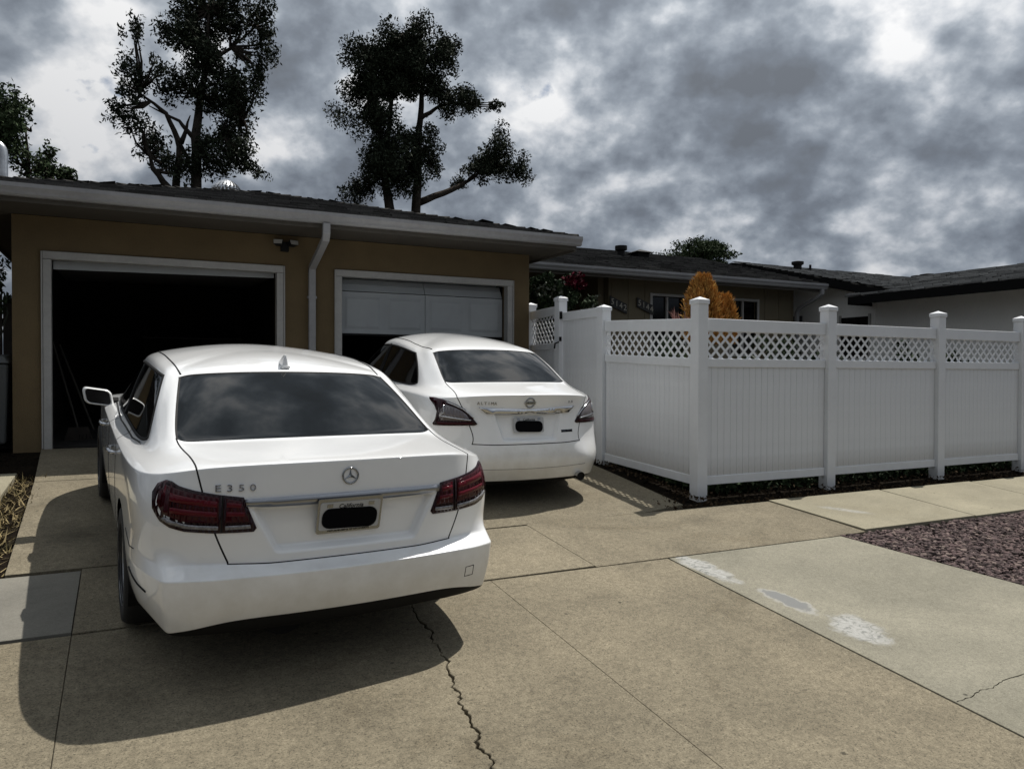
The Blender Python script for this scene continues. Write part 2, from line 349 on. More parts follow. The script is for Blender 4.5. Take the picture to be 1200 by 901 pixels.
# ------------------------------------------------------------------ ground and paving
ys = [-300, -6, -3.2, -3.0, -1.2, 0, 2, 4, 6, 8, 10.07, 12, 30, 400]
def zground(y):
    if y < -3.1: return -.62
    if y < -1.2: return -.50+(y+3)*.06
    return gz(y)-.035
xs = [-300, -20, -5, 0, 5, 10, 20, 300]
V = [(x, y, zground(y)) for y in ys for x in xs]; nx = len(xs)
Fc = [(j*nx+i, j*nx+i+1, (j+1)*nx+i+1, (j+1)*nx+i) for j in range(len(ys)-1) for i in range(nx-1)]
g = MB().add(V, Fc).build('ground', 'soil'); tag(g, kind='structure')
g = MB().add([(-200, -14, -.60), (200, -14, -.60), (200, -3.3, -.60), (-200, -3.3, -.60)], [(0, 1, 2, 3)]).build('road', 'asphalt'); tag(g, kind='structure')
def slab(name, poly, m, parent, top=0.0, th=.14, ch=.0022):
    """a paving slab: polygon in plan on the sloping ground, with a small chamfered arris"""
    n = len(poly); P = [Vector((p[0], p[1])) for p in poly]
    A = sum(P[i].x*P[(i+1) % n].y-P[(i+1) % n].x*P[i].y for i in range(n))
    if A < 0: P.reverse()
    ins = []
    for i in range(n):
        d1 = (P[i]-P[i-1]).normalized(); d2 = (P[(i+1) % n]-P[i]).normalized()
        n1 = Vector((-d1.y, d1.x)); n2 = Vector((-d2.y, d2.x)); b = n1+n2
        b = b.normalized() if b.length > 1e-5 else n1
        ins.append(P[i]+b*ch/max(.4, b.dot(n1)))
    ring = lambda Q, dz: [(q.x, q.y, gz(q.y)+dz) for q in Q]
    v = ring(P, top-th)+ring(P, top-ch)+ring(ins, top)
    f = [(k*n+i, k*n+(i+1) % n, (k+1)*n+(i+1) % n, (k+1)*n+i) for k in (0, 1) for i in range(n)]+[tuple(range(2*n, 3*n))]
    me = bpy.data.meshes.new(name); me.from_pydata(v, [], f)
    bm = bmesh.new(); bm.from_mesh(me); bmesh.ops.triangulate(bm, faces=[q for q in bm.faces if len(q.verts) > 4]); bmesh.ops.recalc_face_normals(bm, faces=bm.faces); bm.to_mesh(me); bm.free()
    return link(name, me, m, parent)
G = .0022
def rect(x0, x1, y0, y1): return [(x0+G, y0+G), (x1-G, y0+G), (x1-G, y1-G), (x0+G, y1-G)]
drive = tag(empty('driveway'), kind='structure')
walk = tag(empty('pavement'), kind='structure')
# street-side apron, split by the long jagged crack
crk = [(1.60, 4.70), (1.575, 4.52), (1.55, 4.40), (1.53, 4.21), (1.545, 4.1), (1.50, 3.98), (1.515, 3.86), (1.488, 3.80), (1.50, 3.71), (1.455, 3.62), (1.45, 3.53), (1.415, 3.46), (1.42, 3.38), (1.385, 3.30), (1.392, 3.21), (1.36, 3.12), (1.372, 3.04), (1.33, 2.99), (1.325, 2.90), (1.345, 2.84), (1.30, 2.76), (1.33, 2.62), (1.27, 2.4), (1.29, 2.1), (1.2, 1.6), (1.22, .8), (1.15, 0)]
crk2 = []
for i in range(len(crk)-1):
    a, b = crk[i], crk[i+1]
    for k in range(4):
        t = k/4; j = .012*(1 if 0 < i else 0)
        crk2.append((a[0]+(b[0]-a[0])*t+random.uniform(-j, j), a[1]+(b[1]-a[1])*t))
crk2.append(crk[-1])
wd = [random.uniform(.003, .0095)*(1 if p[1] < 4.3 else .4) for p in crk2]
LFT = [(p[0]-w, p[1]) for p, w in zip(crk2, wd)]; RGT = [(p[0]+w, p[1]) for p, w in zip(crk2, wd)]
LFT[0] = (LFT[0][0], 4.70-G); RGT[0] = (RGT[0][0], 4.70-G)
slab('slab', [(-.27+G, 4.70-G)]+LFT+[(-.27+G, 0)], 'drive', drive, ch=.003)
slab('slab', RGT+[(2.2-G*.3, 0), (2.2-G*.3, 4.70-G)], 'drive', drive, ch=.003)
slab('slab', [(-2.6, 0), (-.27-G*.3, 0), (-.27-G*.3, 4.70-G), (-2.6, 4.70-G)], 'drive', drive)
slab('slab', [(2.2+G*.3, 0), (3.68-G, 0), (3.68-G, 4.68-G), (2.2+G*.3, 4.70-G)], 'drive', drive)
# light apron to the right of the driveway and the public pavement
slab('slab', [(3.68+G, -1), (6.5, -1), (6.18, 1.9), (5.53, 4.655), (3.68+G, 4.665)], 'apron', walk, top=.006)
slab('slab', rect(-2.6, -.27, 4.73, 5.73), 'greywalk', walk, top=.004)
slab('slab', rect(-.27, 3.05, 4.72, 5.78), 'drive', walk)
slab('slab', [(3.05+G, 4.70+G), (5.53, 4.685), (5.90-G, 4.70), (5.86-G, 5.80), (3.05+G, 5.82)], 'drive', walk)
slab('slab', [(5.92, 4.72), (7.48-G*.5, 4.71), (7.47-G*.5, 5.79), (5.83, 5.79)], 'walk', walk, top=.014)
slab('slab', rect(7.49, 9.05, 4.70, 5.78), 'walk', walk, top=.014)
slab('slab', rect(9.06, 10.7, 4.70, 5.76), 'walk', walk, top=.014)
slab('slab', rect(10.71, 12.4, 4.70, 5.75), 'walk', walk, top=.014)
# driveway up to the garage
slab('slab', [(-.70, 5.80), (2.0-G, 5.80), (2.0-G, 8.42), (-.78, 8.42)], 'drive', drive)
slab('slab', [(2.0+G, 5.80), (4.30, 5.82), (4.86, 5.95), (4.98, 7.4), (5.03, 8.42), (2.0+G, 8.42)], 'drive', drive)
slab('slab', [(-.78, 8.44), (2.0-G, 8.44), (2.0-G, 10.05), (-.86, 10.05)], 'drive', drive)
slab('slab', [(2.0+G, 8.44), (5.03, 8.44), (5.08, 10.05), (2.0+G, 10.05)], 'drive', drive)
slab('slab', [(-2.4, 7.75), (-.98, 7.70), (-.95, 8.75), (-2.4, 8.75)], 'walk', drive, top=.02)
crack_pts = [(3.69, 2.40), (3.80, 2.405), (3.92, 2.43), (4.02, 2.425), (4.15, 2.45), (4.6, 2.47)]
cv = []; fine = []
for (xa, ya), (xb, yb) in zip(crack_pts, crack_pts[1:]):
    for q in range(6): fine.append((xa+(xb-xa)*q/6, ya+(yb-ya)*q/6+random.uniform(-.004, .004)))
for x, y in fine:
    w_ = random.uniform(.0008, .0024); cv += [(x, y-w_, gz(y)+.0085), (x, y+w_, gz(y)+.0085)]
MB().add(cv, [(2*i, 2*i+2, 2*i+3, 2*i+1) for i in range(len(fine)-1)]).build('crack', 'soil', walk)

# decorative gravel bed
def scatter_rocks(n, xlim, ylim, inside, size, name, m, zoff=0, flat=.6):
    bm = bmesh.new(); bmesh.ops.create_icosphere(bm, subdivisions=1, radius=1)
    bm.verts.ensure_lookup_table()
    B = np.array([v.co[:] for v in bm.verts]); T = np.array([[v.index for v in f.verts] for f in bm.faces]); bm.free()
    P = np.stack([rng.uniform(*xlim, n), rng.uniform(*ylim, n)], 1); P = P[inside(P[:, 0], P[:, 1])]; n = len(P)
    S = size*(.55+.9*rng.random((n, 1, 1))**1.5)
    V = B[None]*(1+.35*rng.normal(size=(n, len(B), 1)).clip(-1, 1))
    q = unit(n); ang = rng.random(n)*6.28; c, s = np.cos(ang), np.sin(ang)
    V = V*np.stack([np.ones(n)*1.25, np.ones(n)*.85, np.full(n, flat)], 1)[:, None, :]
    tilt = rng.normal(size=n)*.35; V = np.stack([V[..., 0], V[..., 1]*np.cos(tilt)[:, None]-V[..., 2]*np.sin(tilt)[:, None], V[..., 1]*np.sin(tilt)[:, None]+V[..., 2]*np.cos(tilt)[:, None]], -1)
    X = V[..., 0]*c[:, None]-V[..., 1]*s[:, None]; Y = V[..., 0]*s[:, None]+V[..., 1]*c[:, None]
    V = np.stack([X, Y, V[..., 2]], -1)*S
    base = np.stack([P[:, 0], P[:, 1], -.276+.1*P[:, 1]+zoff+rng.random(n)*size*.5], 1)
    V = (V+base[:, None]).reshape(-1, 3); Fq = (T[None]+(np.arange(n)*len(B))[:, None, None]).reshape(-1, 3)
    me = arrays_mesh(name, V, Fq, np.repeat(rng.random(n), len(T)))
    return link(name, me, m)
gv = scatter_rocks(40000, (5.45, 11.5), (1.6, 4.69), lambda x, y: (x > 5.56+(4.66-y)*.235) & (y < 4.675), .019, 'gravel', 'gravel', -.012)
tag(gv, 'purple-brown crushed rock bed between the pale concrete apron and sidewalk', 'gravel', kind='stuff')
# soil strip under the fence: clods and leaf litter; dry weeds left of the driveway
def in_strip(x, y): return ((y > 5.80) & (y < 6.7) & (x > 5.0)) | ((x > 5.06) & (x < 5.4) & (y > 5.95)) | ((x < -.80) & (y > 8.8))
cl = scatter_rocks(4200, (-2.2, 12.5), (5.78, 9.9), in_strip, .016, 'soil_clods', mat('clod', (.016, .012, .009), .95, spec=.03, attr=[(0, g3(.4)), (1, g3(1.7))]), -.03)
tag(cl, 'loose dark soil and small stones along the foot of the fence', 'soil', kind='stuff')
n = 1500; P = np.stack([rng.uniform(4.6, 12, n), 5.80+rng.random(n)**2*.5, np.zeros(n)], 1)
P2 = np.stack([rng.normal(5.16, .05, 300), rng.uniform(5.85, 8, 300), np.zeros(300)], 1); P = np.concatenate([P, P2]); P[:, 2] = -.276+.1*P[:, 1]+.012+rng.random(len(P))*.012
tag(link('leaf_litter', leaf_mesh('leaf_litter', P, .035, 0, .6), 'litter'), 'scattered brown leaf litter along the fence and pavement edge', 'litter', kind='stuff')
n = 5200; bx = rng.uniform(-2.6, -.70, n); by = rng.uniform(5.85, 8.7, n); k = (bx < -.76+.05*np.sin(by*9)+rng.normal(0, .03, n)) & ~((bx < -.98) & (by > 7.68) & (by < 8.8)); bx, by = bx[k], by[k]; n = len(bx)
d = unit(n); d[:, 2] = np.abs(d[:, 2])*.6+.15; d /= np.linalg.norm(d, axis=1, keepdims=True); L = (.05+.09*rng.random(n))[:, None]
b0 = np.stack([bx, by, -.276+.1*by-.03], 1); w = np.cross(d, [0, 0, 1.]); w *= .006/np.maximum(np.linalg.norm(w, axis=1, keepdims=True), 1e-3)
V = np.stack([b0-w, b0+w, b0+d*L], 1).reshape(-1, 3)
tag(link('dry_grass', arrays_mesh('dry_grass', V, np.arange(3*n).reshape(n, 3), rng.random(n)), 'straw'), 'dry straw-coloured weeds beside the left driveway edge', 'grass', kind='stuff')

# ------------------------------------------------------------------ roofs
def shingle_field(name, o, u, w, lu, lw, inside, parent, tab=.30, exp=.14, lift=.022, m='shingle'):
    """overlapping shingle tabs on a roof plane: o eave corner, u along eave, w up the slope (unit vectors)"""
    o, u, w = Vector(o), Vector(u).normalized(), Vector(w).normalized(); nrm = u.cross(w).normalized()
    if nrm.z < 0: nrm = -nrm
    V, Fq, tone = [], [], []
    rows = int(lw/exp)+1
    for j in range(rows):
        off = random.random()*tab; i = 0; x = -off
        while x < lu:
            t = tab*random.uniform(.75, 1.2); a, b = x+.004, x+t-.004; x += t
            a, b = max(a, 0), min(b, lu)
            y0 = j*exp+random.uniform(-.012, .012); y1 = min((j+1)*exp+.03, lw)
            if b-a < .05 or not inside((a+b)/2, y0+exp/2): continue
            h = lift*random.uniform(.7, 1.25); k = len(V)
            p = lambda s, t_, z: tuple(o+u*s+w*t_+nrm*z)
            V += [p(a, y0, h), p(b, y0, h), p(b, y1, .004), p(a, y1, .004), p(a, y0, -.002), p(b, y0, -.002)]
            Fq += [(k, k+1, k+2, k+3), (k+4, k+5, k+1, k), (k+4, k, k+3, k+4), (k+5, k+2, k+1, k+5)][:2]; tt = random.random(); tone += [tt]*2
    me = arrays_mesh(name, np.array(V), np.array(Fq), np.array(tone))
    ob = link(name, me, m, parent); ob['kind'] = 'stuff'; return ob

# ------------------------------------------------------------------ garage
GY = 10.07; GF = .735
garage = tag(empty('garage', (2.1, GY, GF)), 'tan stucco double garage with hipped shingle roof and white gutter', 'garage')
def gb(): return MB()
def local(mb, root):
    l = root.location
    mb.v = [(p[0]-l[0], p[1]-l[1], p[2]-l[2]) for p in mb.v]; return mb
def part(mb, name, m, root, **k): return local(mb, root).build(name, m, root, **k)
X0, X1 = -1.13, 5.33; EZ = 3.30   # wall ends; soffit height
d1 = (-.76, 1.71); d2 = (2.53, 4.97); DT = 2.875
w = gb()
outl = [(X0, GF-.25), (d1[0], GF-.25), (d1[0], DT), (d1[1], DT), (d1[1], GF-.25), (d2[0], GF-.25), (d2[0], DT), (d2[1], DT), (d2[1], GF-.25), (X1, GF-.25), (X1, EZ+.04), (X0, EZ+.04)]
w.hexa([(x, GY, z) for x, z in outl], [(x, GY+.16, z) for x, z in outl])
part(w, 'front_wall', 'stucco', garage)
part(gb().box(X0, X0+.15, GY+.165, GY+6.2, GF-.25, EZ+.04), 'side_wall', 'stucco', garage)
part(gb().box(X1-.15, X1, GY+.165, GY+6.2, GF-.25, EZ+.04), 'side_wall', 'stucco', garage)
part(gb().box(X0, X1, GY+6.205, GY+6.35, GF-.25, EZ+.04), 'back_wall', 'stucco', garage)
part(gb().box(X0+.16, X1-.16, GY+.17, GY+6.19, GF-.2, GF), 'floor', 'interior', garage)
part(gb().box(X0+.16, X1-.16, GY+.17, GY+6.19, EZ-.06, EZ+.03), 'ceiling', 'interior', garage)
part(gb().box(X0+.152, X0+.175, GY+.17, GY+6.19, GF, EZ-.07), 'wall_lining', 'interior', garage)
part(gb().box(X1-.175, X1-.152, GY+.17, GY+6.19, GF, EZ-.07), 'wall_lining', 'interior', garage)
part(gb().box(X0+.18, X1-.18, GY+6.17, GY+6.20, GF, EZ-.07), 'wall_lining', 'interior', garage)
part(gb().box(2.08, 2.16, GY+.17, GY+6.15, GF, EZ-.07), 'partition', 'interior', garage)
# white casings round both openings
for a, b in (d1, d2):
    fr = empty('door_frame', parent=garage)
    for nm, bb in (('jamb_trim', (a-.078, a+.006, GY-.028, GY+.10, GF-.01, DT-.014)), ('jamb_trim', (b-.006, b+.078, GY-.028, GY+.10, GF-.01, DT-.014)), ('head_trim', (a-.078, b+.078, GY-.032, GY+.10, DT-.012, DT+.075))):
        part(MB().box(*bb), nm, 'trim', garage, bevel=.006).parent = fr
    for bb in ((a-.093, a-.080, GY-.04, GY-.002, GF, DT+.07), (b+.080, b+.093, GY-.04, GY-.002, GF, DT+.07)):
        part(MB().box(*bb), 'outer_bead', 'trim', garage).parent = fr
# hip roof
ox0, ox1, oy0, oy1 = X0-.50, X1+.36, 9.27, GY+6.35+.7
RZ = 3.50; sl = .265; run = (ox1-ox0)/2; pk = RZ+sl*run; cx = (ox0+ox1)/2
rf = empty('roof', parent=garage)
th = .05
v = [(ox0, oy0, RZ), (ox1, oy0, RZ), (ox1, oy1, RZ), (ox0, oy1, RZ), (cx, oy0+run, pk), (cx, oy1-run*.9, pk)]
part(MB().add(v, [(0, 1, 4), (1, 2, 5, 4), (2, 3, 5), (3, 0, 4, 5), (3, 2, 1, 0)]), 'roof_deck', 'shingle', garage).parent = rf
L = garage.location
wv = Vector((0, 1, sl)).normalized(); lw = math.sqrt(1+sl*sl)*run
shingle_field('shingle_courses', Vector((ox0, oy0-.03, RZ+.012))-L, (1, 0, 0), wv, ox1-ox0, lw, lambda a, b: min(a, (ox1-ox0)-a) > b*.965-.02, garage).parent = rf
for sx, xx in ((1, ox0), (-1, ox1)):
    uv = Vector((0, 1, 0)); wv2 = Vector((sx, 0, sl)).normalized()
    shingle_field('shingle_courses', Vector((xx, oy0, RZ+.012))-L, uv, wv2, oy1-oy0, lw, lambda a, b: a > b*.965-.02 and (oy1-oy0-a) > b*.9, garage).parent = rf
# hip caps: overlapping cap shingles
for sx, xx in ((1, ox0), (-1, ox1)):
    a = Vector((xx, oy0, RZ+.02)); b = Vector((cx, oy0+run, pk+.02)); m = MB(); dvv = (b-a).normalized(); sd_ = dvv.cross(Vector((0, 0, 1))).normalized()
    nst = int((b-a).length/.2)
    for i in range(nst):
        p = a+dvv*i*.2; q = p+dvv*.26; h = .034
        m.add([p-sd_*.13+Vector((0, 0, h-.045)), p+Vector((0, 0, h)), p+sd_*.13+Vector((0, 0, h-.045)), q-sd_*.13+Vector((0, 0, -.04)), q+Vector((0, 0, .012)), q+sd_*.13+Vector((0, 0, -.04))], [(0, 1, 4, 3), (1, 2, 5, 4), (0, 2, 1)])
    o = part(m, 'hip_cap', 'shingle', garage); o.parent = rf; o['kind'] = 'stuff'
# fascia, soffit, gutter, downspout
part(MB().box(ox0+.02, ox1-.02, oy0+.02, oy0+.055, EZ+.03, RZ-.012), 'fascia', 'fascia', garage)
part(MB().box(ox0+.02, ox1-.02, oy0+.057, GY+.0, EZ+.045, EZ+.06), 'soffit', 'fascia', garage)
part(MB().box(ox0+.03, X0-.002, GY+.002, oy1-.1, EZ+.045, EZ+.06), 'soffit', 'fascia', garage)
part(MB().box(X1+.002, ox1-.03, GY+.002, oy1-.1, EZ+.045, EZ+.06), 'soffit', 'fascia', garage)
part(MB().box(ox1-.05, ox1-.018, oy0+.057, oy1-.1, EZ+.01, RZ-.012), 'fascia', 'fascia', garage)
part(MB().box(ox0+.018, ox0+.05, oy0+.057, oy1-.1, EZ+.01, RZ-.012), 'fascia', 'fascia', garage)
def gutter(x0, x1, y, z, root, name='gutter', h=.125, d=.11):
    """K-style gutter: ogee front lip, open top, capped ends"""
    pr = [(0, 0), (-d*.55, 0), (-d*.72, .02), (-d*.78, .045), (-d, .085), (-d, h), (-d+.012, h), (-d+.012, .09), (-.012, .06), (0, h*.9)]
    n = len(pr); v = [(x, y+p[0], z-h+p[1]) for x in (x0, x1) for p in pr]
    f = [(i, (i+1) % n, n+(i+1) % n, n+i) for i in range(n)]+[tuple(range(n-1, -1, -1)), tuple(range(n, 2*n))]
    return part(MB().add(v, f), name, 'gutter', root)
gutter(ox0-.01, ox1+.02, oy0+.019, RZ+.005, garage)
def square_pipe(pts, hw, hd, side):
    """rectangular downspout along pts; side = across vector"""
    m = MB(); s = Vector(side); V = []
    for i, p in enumerate(pts):
        p = Vector(p); d = (Vector(pts[min(i+1, len(pts)-1)])-Vector(pts[max(i-1, 0)])).normalized(); f = d.cross(s).normalized()
        V += [p-s*hw-f*hd, p+s*hw-f*hd, p+s*hw+f*hd, p-s*hw+f*hd]
    n = len(pts)
    return m.add(V, [(4*i+k, 4*i+(k+1) % 4, 4*i+4+(k+1) % 4, 4*i+4+k) for i in range(n-1) for k in range(4)]+[(3, 2, 1, 0), (4*n-4, 4*n-3, 4*n-2, 4*n-1)])
dsx = 2.14
dp = [(dsx, oy0-.04, RZ-.12), (dsx, oy0-.04, RZ-.24), (dsx, oy0-.01, RZ-.30), (dsx, GY-.07, RZ-.55), (dsx, GY-.045, RZ-.62), (dsx, GY-.045, GF+.08)]
ds = part(square_pipe(dp, .043, .032, (1, 0, 0)), 'downspout', 'gutter', garage, bevel=.006)
for z in (2.55, 1.3): part(MB().box(dsx-.055, dsx+.055, GY-.082, GY-.002, z, z+.03), 'strap', 'gutter', garage).parent = ds
# roof furniture
tv = empty('turbine_vent', parent=garage); tvp = Vector((1.42, 13.0, 4.33))
part(MB().lathe([(.11, -.12), (.11, .02), (.13, .03)], 20, c=tuple(tvp)), 'vent_collar', 'galv', garage).parent = tv
for k in range(22):
    a0 = 2*math.pi*k/22; pts = []
    for i in range(9):
        t = math.pi*i/8; r = .10+.125*math.sin(t); a = a0+.5*math.sin(t*.5)
        pts.append((tvp.x+r*math.cos(a), tvp.y+r*math.sin(a), tvp.z+.03+.27*i/8))
    m = MB(); V = []
    for i, p in enumerate(pts):
        p = Vector(p); tg = Vector((-(p.y-tvp.y), p.x-tvp.x, 0)).normalized(); V += [p, p+tg*.034-Vector((p.x-tvp.x, p.y-tvp.y, 0)).normalized()*.012]
    m.add(V, [(2*i, 2*i+1, 2*i+3, 2*i+2) for i in range(8)])
    part(m, 'fin', 'galv', garage).parent = tv
part(MB().lathe([(.001, .315), (.06, .312), (.105, .295), (.105, .285)], 20, c=tuple(tvp)), 'vent_cap', 'galv', garage).parent = tv
pp = []
for i in range(9): t = math.pi*i/8/2; pp.append((-1.44-.10+.10*math.cos(t), 12.0, 4.46+.10*math.sin(t)))
part(MB().tube([(-1.44, 12.0, 3.45), (-1.44, 12.0, 4.2)]+pp+[(-1.62, 12.0, 4.55)], .062, 12), 'vent_pipe', 'galv', garage, smooth=True)
# doors: the left one raised to the ceiling, the right one half lowered
def raised_panel(m, x0, x1, y, z0, z1, dpt=.012):
    b = .035
    o_ = [(x0, y, z0), (x1, y, z0), (x1, y, z1), (x0, y, z1)]; i_ = [(x0+b, y-dpt, z0+b), (x1-b, y-dpt, z0+b), (x1-b, y-dpt, z1-b), (x0+b, y-dpt, z1-b)]
    m.add(o_+i_, [(0, 1, 5, 4), (1, 2, 6, 5), (2, 3, 7, 6), (3, 0, 4, 7), (4, 5, 6, 7)])
dL = tag(empty('garage_door', (.47, GY+.12, 2.8)), 'raised white garage door tucked up in the open left bay', 'garage door')
v = [(d1[0]+.015, GY+.12, 2.765), (d1[1]-.015, GY+.12, 2.805), (d1[1]-.015, GY+.16, 2.81), (d1[0]+.015, GY+.16, 2.77)]
part(MB().hexa(v, [(p[0], p[1]+.02, p[2]+.10) for p in v]), 'bottom_edge', 'door_panel', dL, bevel=.006)
for k in range(4):
    y0 = GY+.19+k*.54; part(MB().hexa([(d1[0]+.02, y0, 2.79+.02*k), (d1[1]-.02, y0, 2.82+.02*k), (d1[1]-.02, y0+.53, 2.84+.02*k), (d1[0]+.02, y0+.53, 2.81+.02*k)], [(d1[0]+.02, y0, 2.83+.02*k), (d1[1]-.02, y0, 2.86+.02*k), (d1[1]-.02, y0+.53, 2.88+.02*k), (d1[0]+.02, y0+.53, 2.85+.02*k)]), 'section', 'interior', dL)  # white door sections coloured near black: the bay's shade is painted in
dR = tag(empty('garage_door', (3.75, GY+.14, 2.1)), 'white panelled garage door lowered part way over the right bay', 'garage door')
mid = (d2[0]+d2[1])/2
for xa, xb in ((d2[0]+.018, mid-.003), (mid+.003, d2[1]-.018)):
    s1 = part(MB().box(xa, xb, GY+.13, GY+.17, 2.125, 2.685), 'section', 'door_panel', dR, bevel=.004)
    m = MB(); wdt = (xb-xa)
    for q in range(2): raised_panel(m, xa+.06+q*wdt/2, xa+wdt/2-.05+q*wdt/2, GY+.1295, 2.19, 2.62)
    part(m, 'raised_panel', 'door_panel', dR).parent = s1
    b = [(xa, GY+.14, 2.695), (xb, GY+.14, 2.695), (xb, GY+.18, 2.695), (xa, GY+.18, 2.695)]
    s2 = part(MB().hexa(b, [(p[0], p[1]+.09, p[2]+.17) for p in b]), 'section', 'door_panel', dR, bevel=.004)
    part(MB().box(xa+.02, xb-.02, GY+.178, GY+.186, 2.775, 2.787), 'rib', 'door_panel', dR).parent = s2
part(MB().box(d2[0]+.018, d2[1]-.018, GY+.128, GY+.172, 2.10, 2.123), 'bottom_seal', 'black', dR)
for k in range(3):
    y0 = GY+.34+k*.54; part(MB().box(d2[0]+.02, d2[1]-.02, y0, y0+.53, 2.88, 2.92), 'section', 'door_panel', dR)
# flood light under the eave
fl = tag(empty('security_light', (1.80, GY-.05, 3.20)), 'twin-head security flood light under the eave between the garage bays', 'flood light')
part(MB().box(1.75, 1.85, GY-.06, GY-.002, 3.13, 3.25), 'mounting_box', 'black', fl, bevel=.008)
for sx in (-1, 1):
    c = Vector((1.80+sx*.10, GY-.13, 3.235)); a = R(20)*sx; b = []
    for (dx, dz) in ((-.055, -.028), (.055, -.028), (.062, .032), (-.062, .032)): b.append(Vector((dx, 0, dz)))
    rot = Matrix.Rotation(a, 3, 'Z') @ Matrix.Rotation(R(-18), 3, 'X')
    hd = part(MB().hexa([c+rot @ p for p in b], [c+rot @ (p*.7+Vector((0, .09, 0))) for p in b]), 'lamp_head', 'black', fl, bevel=.005)
    part(MB().hexa([c+rot @ (p*.88+Vector((0, -.008, 0))) for p in b], [c+rot @ (p*.88+Vector((0, -.002, 0))) for p in b]), 'lens', mat('lamp_lens_'+str(sx), (.42, .42, .40), .3), fl).parent = hd
    part(MB().tube([(1.80+sx*.03, GY-.06, 3.21), tuple(c+Vector((0, .05, 0)))], .014, 8), 'arm', 'black', fl)
# a few things dimly seen inside the open bay
sh = tag(empty('storage_shelf', (1.2, 15.4, GF)), 'shelving unit at the back of the dark open garage bay', 'shelf')
for x in (.3, 1.9):
    for y in (15.2, 15.7): part(MB().box(x-.02, x+.02, y-.02, y+.02, GF, 2.6), 'upright', 'dark', sh)
for z in (1.0, 1.6, 2.2): part(MB().box(.26, 1.94, 15.17, 15.73, z, z+.03), 'shelf_board', 'handle_wood', sh)
for nm, lab, x in (('broom', 'broom leaning on the left inside wall of the open garage bay', -.55), ('rake', 'rake with a pale handle leaning beside the broom in the open garage bay', -.38)):
    t = tag(empty(nm, (x, 11.2, GF)), lab, nm)
    tp = Vector((x-.30, 11.5, 1.98)) if nm == 'broom' else Vector((x-.40, 11.6, 1.95))
    part(MB().tube([(x, 11.2, GF+.12), tuple(tp)], .014, 8), 'handle', 'handle_wood', t)
    if nm == 'broom': part(MB().hexa([(x-.16, 11.17, GF), (x+.16, 11.17, GF), (x+.16, 11.25, GF), (x-.16, 11.25, GF)], [(x-.11, 11.18, GF+.16), (x+.11, 11.18, GF+.16), (x+.11, 11.23, GF+.16), (x-.11, 11.23, GF+.16)]), 'brush', 'wood_dark', t)
    else:
        part(MB().box(x-.17, x+.17, 11.19, 11.22, GF+.10, GF+.13), 'head', 'black', t)
        for i in range(9): part(MB().tube([(x-.16+.04*i, 11.20, GF+.10), (x-.16+.04*i, 11.14, GF+.01)], .004, 5), 'tine', 'black', t)
# left of the garage: dark side fence, bin and creeper
sf = tag(empty('side_fence', (-2.2, 10.75, GF)), 'dark timber side fence in the shade left of the garage', 'fence')
for i in range(12): part(MB().box(-3.0+i*.155, -3.0+i*.155+.147, 10.74, 10.765, GF-.05, GF+1.75+.02*math.sin(i*2.1)), 'plank', 'wood_dark', sf)
for z in (GF+.4, GF+1.4): part(MB().box(-3.0, -1.15, 10.768, 10.81, z, z+.09), 'rail', 'wood_dark', sf)
bn = tag(empty('wheelie_bin', (-1.47, 10.3, GF)), 'grey wheeled rubbish bin left of the garage corner', 'bin')
b = [(-1.74, 10.05, GF+.06), (-1.2, 10.05, GF+.06), (-1.2, 10.5, GF+.06), (-1.74, 10.5, GF+.06)]
part(MB().hexa(b, [(-1.79, 9.99, GF+.95), (-1.17, 9.99, GF+.95), (-1.17, 10.58, GF+.95), (-1.79, 10.58, GF+.95)]), 'bin_body', 'bin', bn, bevel=.03)
part(MB().hexa([(-1.81, 9.97, GF+.955), (-1.155, 9.97, GF+.955), (-1.155, 10.6, GF+.955), (-1.81, 10.6, GF+.955)], [(-1.76, 10.02, GF+1.03), (-1.2, 10.02, GF+1.03), (-1.2, 10.56, GF+1.06), (-1.76, 10.56, GF+1.06)]), 'lid', 'bin', bn, bevel=.012)
for x in (-1.7, -1.24): part(MB().lathe([(.001, -.03), (.10, -.03), (.10, .03), (.001, .03)], 16, 'y', (x, 10.55, GF+.10)), 'wheel', 'black', bn)
cv_ = tag(empty('creeper', (-1.4, 10.6, GF+1.7)), 'trailing creeper hanging beside the left corner of the garage', 'plant')
pts = np.concatenate([clump_points((-1.40, 10.55, 2.75, .26, .30), 500), clump_points((-1.32, 10.4, 2.45, .16, .18), 220), clump_points((-1.8, 10.7, 2.8, .4, .35), 500)])-np.array(cv_.location)
link('foliage', leaf_mesh('foliage', pts, .06, .3), 'leaf_bush', cv_)
for k in range(7):
    x = random.uniform(-1.5, -1.2); m = MB().tube([(x, 10.5, 2.5), (x+.05, 10.35, 2.25), (x-.02, 10.32, random.uniform(1.6, 2.1))], .006, 5)
    part(m, 'tendril', 'leaf_pale', cv_)

# ------------------------------------------------------------------ house behind the fence
HG = 11.9; HW = 12.5; HX0, HX1 = 5.9, 13.28
house = tag(empty('house', (9.5, HW, GF)), 'olive-walled single-storey house with dark shingle roof behind the white fence', 'house')
wins = [(9.40, 10.20, 'first'), (11.45, 12.19, 'second')]
w = MB(); xx = 8.36
edges = [(8.36, 9.40), (10.20, 11.45), (12.19, HX1-.002)]
for a, b in edges: w.box(a, b, HW, HW+.15, GF-.2, 3.46)
for a, b, _ in wins: w.box(a+.001, b-.001, HW, HW+.15, GF-.2, 2.02).box(a+.001, b-.001, HW, HW+.15, 3.15, 3.46)
part(w, 'front_wall', 'house_wall', house)
part(MB().box(HX1-.15, HX1, HW+.152, 20.2, GF-.2, 3.46), 'side_wall', 'house_wall', house)
part(MB().box(HX0, 8.355, HW+1.3, HW+1.45, GF-.2, 3.46), 'porch_wall', 'house_wall', house)
